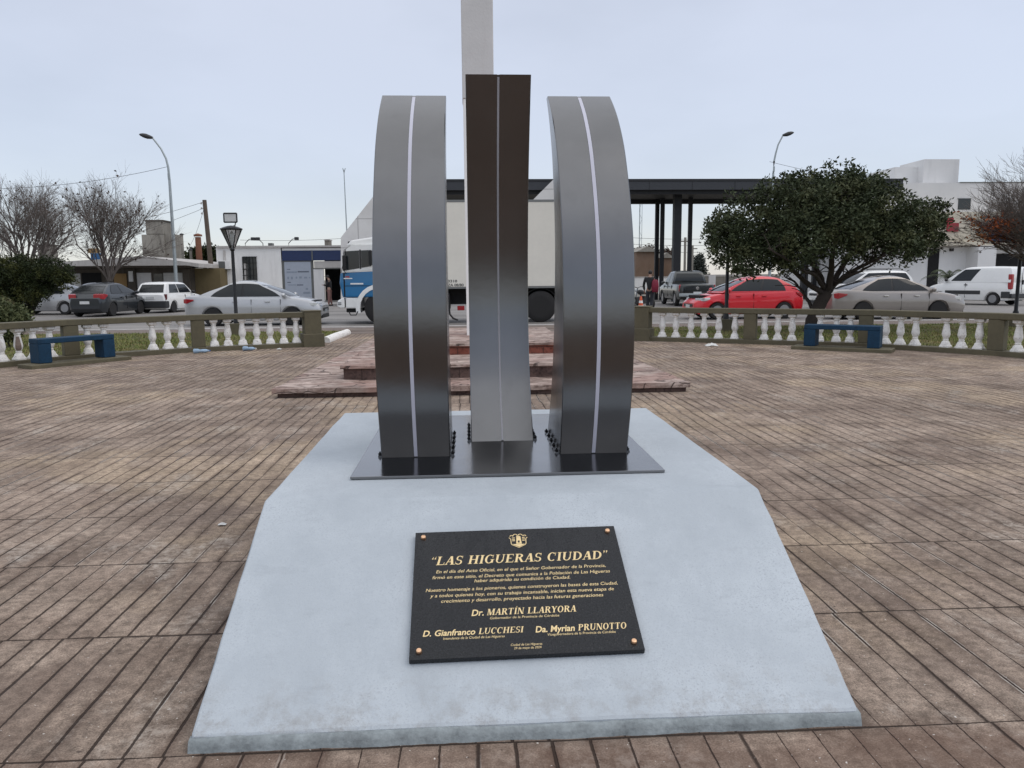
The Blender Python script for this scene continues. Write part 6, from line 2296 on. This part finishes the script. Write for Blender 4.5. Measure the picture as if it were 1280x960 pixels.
def person(label, loc, rz, top, trousers, arm_l, arm_r, step=0.08, head_tilt=0.0, H=1.72, cap=False):
    """faces +x locally; arm_* are (elbow, wrist) points"""
    s = H / 1.72
    root = thing('person', label, 'person', loc, rz)
    J = [(0, 0, .93, .135, .10), (0, 0, 1.12, .125, .09), (0, 0, 1.32, .15, .10), (0, 0, 1.45, .075, .07), (head_tilt * .4, 0, 1.52, .05, .05),
         (0.02 + head_tilt * .7, 0, 1.60, .082, .075), (0.015 + head_tilt * .9, 0, 1.685, .062, .06),
         (0, .19, 1.40, .058), (*arm_l[0], .042), (*arm_l[1], .028), (0, -.19, 1.40, .058), (*arm_r[0], .042), (*arm_r[1], .028),
         (0, .09, .86, .085), (step * .4, .10, .48, .058), (step - .02, .10, .09, .038), (step + .13, .10, .035, .034),
         (0, -.09, .86, .085), (-step * .1, -.10, .48, .058), (-step - .02, -.10, .09, .038), (-step + .13, -.10, .035, .034)]
    E = [(0, 1), (1, 2), (2, 3), (3, 4), (4, 5), (5, 6), (2, 7), (7, 8), (8, 9), (2, 10), (10, 11), (11, 12), (0, 13), (13, 14), (14, 15), (15, 16), (0, 17), (17, 18), (18, 19), (19, 20)]
    # hands: palm, thumb and four fingers as short chains
    for side, (el, wr) in ((1, arm_l), (-1, arm_r)):
        e, w = Vector(el), Vector(wr)
        d = (w - e).normalized()
        u = d.cross(Vector((0, 0, 1)))
        u = u.normalized() if u.length > .05 else Vector((1, 0, 0))
        wi = 9 if side == 1 else 12
        pi = len(J)
        pc2 = w + d * .055
        J.append((*pc2, .026, .016))
        E.append((wi, pi))
        for k, (off, ln) in enumerate(((-.024, .062), (-.008, .072), (.008, .068), (.024, .054))):
            a = pc2 + u * off + d * .025
            b_ = a + d * ln * .6 + Vector((0, 0, -.004))
            c_ = b_ + d * ln * .4 + Vector((0, 0, -.012))
            n0 = len(J)
            J += [(*a, .009), (*b_, .008), (*c_, .006)]
            E += [(pi, n0), (n0, n0 + 1), (n0 + 1, n0 + 2)]
        a = w + d * .03 - u * .028
        b_ = a + d * .035 - u * .014
        n0 = len(J)
        J += [(*a, .010), (*b_, .008)]
        E += [(pi, n0), (n0, n0 + 1)]
    J = [(j[0] * s, j[1] * s, j[2] * s, *[q * s for q in j[3:]]) for j in J]
    skinned('body', J, E, M['skin'], root)
    hx, hz = (0.02 + head_tilt * .75) * s, 1.615 * s
    MB().ball((hx - .008, 0, hz + .03), .098 * s, 10, 1.02, .9, 1.0).build('hair' if not cap else 'cap', M['hair'], root, smooth=60)
    if cap:
        MB().box(hx + .05, hx + .19, -.07, .07, hz + .035, hz + .05).build('cap_peak', M['hair'], root, bevel=.01)
    MB().ball((hx + .093 * s, 0, hz - .02), .016, 6, 1.2, .8, 1.3).build('nose', M['skin'], root, smooth=60)
    for sg in (1, -1):
        MB().ball((hx + .082 * s, sg * .03, hz + .008), .010, 6).build('eye', M['hair'], root)
        MB().ball((hx, sg * .082 * s, hz - .005), .02, 6, .9, .4, 1.4).build('ear', M['skin'], root, smooth=60)
    MB().box(hx + .078 * s, hx + .088 * s, -.022, .022, hz - .058, hz - .050).build('mouth', M['maroon'], root)
    G = 1.16
    cj = [(0, 0, .86, .165, .125), (0, 0, 1.12, .155, .115), (0, 0, 1.32, .17, .118), (0, 0, 1.44, .09, .085), (0, .20, 1.40, .072), (*arm_l[0], .056), (*(Vector(arm_l[0]).lerp(Vector(arm_l[1]), .93)), .044), (0, -.20, 1.40, .072), (*arm_r[0], .056), (*(Vector(arm_r[0]).lerp(Vector(arm_r[1]), .93)), .044)]
    cj = [(j[0] * s, j[1] * s, j[2] * s, *[q * s for q in j[3:]]) for j in cj]
    skinned('jacket', cj, [(0, 1), (1, 2), (2, 3), (2, 4), (4, 5), (5, 6), (2, 7), (7, 8), (8, 9)], top, root)
    tj = [(0, 0, .94, .145, .112), (0, .09, .84, .10), (step * .4, .10, .48, .074), (step - .02, .10, .10, .060), (0, -.09, .84, .10), (-step * .1, -.10, .48, .074), (-step - .02, -.10, .10, .060)]
    tj = [(j[0] * s, j[1] * s, j[2] * s, *[q * s for q in j[3:]]) for j in tj]
    skinned('trousers', tj, [(0, 1), (1, 2), (2, 3), (0, 4), (4, 5), (5, 6)], trousers, root)
    for x, y in ((step, .10), (-step, -.10)):
        MB().loft([[(x * s + dx, y * s + q * w, z) for q, z in ((-1, .0), (1, .0), (1, h * .6), (0, h), (-1, h * .6))] for dx, w, h in ((-.09, .035, .09), (-.02, .042, .10), (.08, .048, .07), (.17, .04, .045), (.20, .02, .03))]).build('shoe', M['shoe'], root, smooth=50)
    return root


pp_ = aty(412.5, 379, 45.0)
person('person in a black cap and black jacket with reddish trousers, by the office door', (pp_.x, 45.0, ROADZ), R(175), M['coat'], M['reddish'],
       ((0.12, .24, 1.16), (.30, .12, 1.18)), ((0.10, -.24, 1.14), (.27, -.10, 1.16)), 0.06, 0.08, 1.74, True)
q_ = aty(812, 383, 33.5)
person('person in a black jacket and dark trousers standing beside the grey pickup truck', (q_.x, 33.5, ROADZ), R(60), M['coat'], M['jeans'],
       ((-0.02, .27, 1.12), (.10, .27, .88)), ((0.02, -.26, 1.12), (.12, -.25, .90)), 0.08, 0.02, 1.76)
bp = thing('backpack', 'maroon backpack hanging on the right shoulder of the person by the pickup', 'backpack', (q_.x + .19, 33.36, 1.02))
MB().loft([[(x * w, y * d, z) for x, y in ((-1, -1), (0, -1.25), (1, -1), (1.1, 0), (1, 1), (-1, 1), (-1.1, 0))] for z, w, d in ((-.26, .10, .07), (-.22, .13, .10), (0, .14, .11), (.2, .125, .10), (.28, .08, .06))]).build('bag', M['maroon'], bp, smooth=50)
MB().tube([(-.06, .08, .26), (-.08, .16, .34), (-.07, .18, .2), (-.05, .12, -.15)], .018, 6).build('strap', M['coat'], bp)

# traffic cone and motorcycle half hidden behind the right rib
M['cone'] = plain('orange_cone_plastic', (0.62, 0.10, 0.03), 0.5, var=0.1)
cp = aty(801, 386, 31.5)
tcn = thing('traffic_cone', 'orange traffic cone with white bands next to the end pier of the right balustrade', 'traffic cone', (cp.x, 31.5, ROADZ))
MB().box(-.19, .19, -.19, .19, 0, .04).build('base', M['cone'], tcn, bevel=.01)
pr = [(0.145, .041), (0.035, .70), (0.03, .71)]
MB().lathe(pr, n=18).build('cone', M['cone'], tcn, smooth=40)
for za, zb3 in ((.22, .33), (.43, .53)):
    ra, rb = lerp(.145, .035, (za - .041) / .659) + .003, lerp(.145, .035, (zb3 - .041) / .659) + .003
    MB().lathe([(ra, za), (rb, zb3)], n=18).build('band', M['white'], tcn, smooth=40)
mp_ = aty(803, 384, 35.0)
mo = thing('motorcycle', 'dark small motorcycle standing beyond the traffic cone', 'motorcycle', (mp_.x, 35.0, ROADZ), R(112))
for x in (-.62, .62):
    w_ = MB().lathe([(.20, -.04), (.28, -.05), (.30, 0), (.28, .05), (.20, .04), (.19, 0)], (x, 0, .30), 22, axis='y').build('wheel', M['tyre'], mo, smooth=50)
    sp_ = MB()
    sp_.lathe([(.05, -.05), (.05, .05)], (x, 0, .30), 10, axis='y')
    for k in range(8):
        a = 6.283 * k / 8
        sp_.tube([(x, 0, .3), (x + .2 * math.cos(a), 0, .3 + .2 * math.sin(a))], .008, 4)
    sp_.build('spokes', M['rim'], w_)
MB().tube([(.62, 0, .30), (.48, 0, .72), (.40, 0, .98)], .03, 8).build('fork', M['galv'], mo)
MB().tube([(.34, .34, 1.02), (.42, .18, 1.05), (.40, 0, .99), (.42, -.18, 1.05), (.34, -.34, 1.02)], .016, 6).build('handlebar', M['black'], mo)
MB().ball((.16, 0, .80), .2, 10, 1.2, .65, .6).build('fuel_tank', M['black'], mo, smooth=60)
MB().loft([[(x, y * w, z + h) for y, h in ((-1, -.04), (1, -.04), (.9, .03), (-.9, .03))] for x, w, z in ((.0, .11, .76), (-.3, .13, .75), (-.6, .12, .80), (-.75, .07, .84))]).build('saddle', M['coat'], mo, smooth=50)
MB().box(-.12, .28, -.13, .13, .28, .60).build('engine', M['dgrey'], mo, bevel=.04)
MB().tube([(.40, 0, .86), (.1, 0, .62), (-.3, 0, .6), (-.62, 0, .30)], .028, 6).build('frame', M['black'], mo)
MB().ball((.50, 0, .88), .09, 8).build('headlight', M['clear_lamp'], mo, smooth=60)
for sg in (1, -1):
    MB().tube([(.38, sg * .25, 1.05), (.36, sg * .30, 1.2)], .008, 4).build('mirror_stem', M['black'], mo)
    MB().ball((.36, sg * .31, 1.22), .055, 8, .35, 1, .8).build('mirror', M['black'], mo, smooth=60)
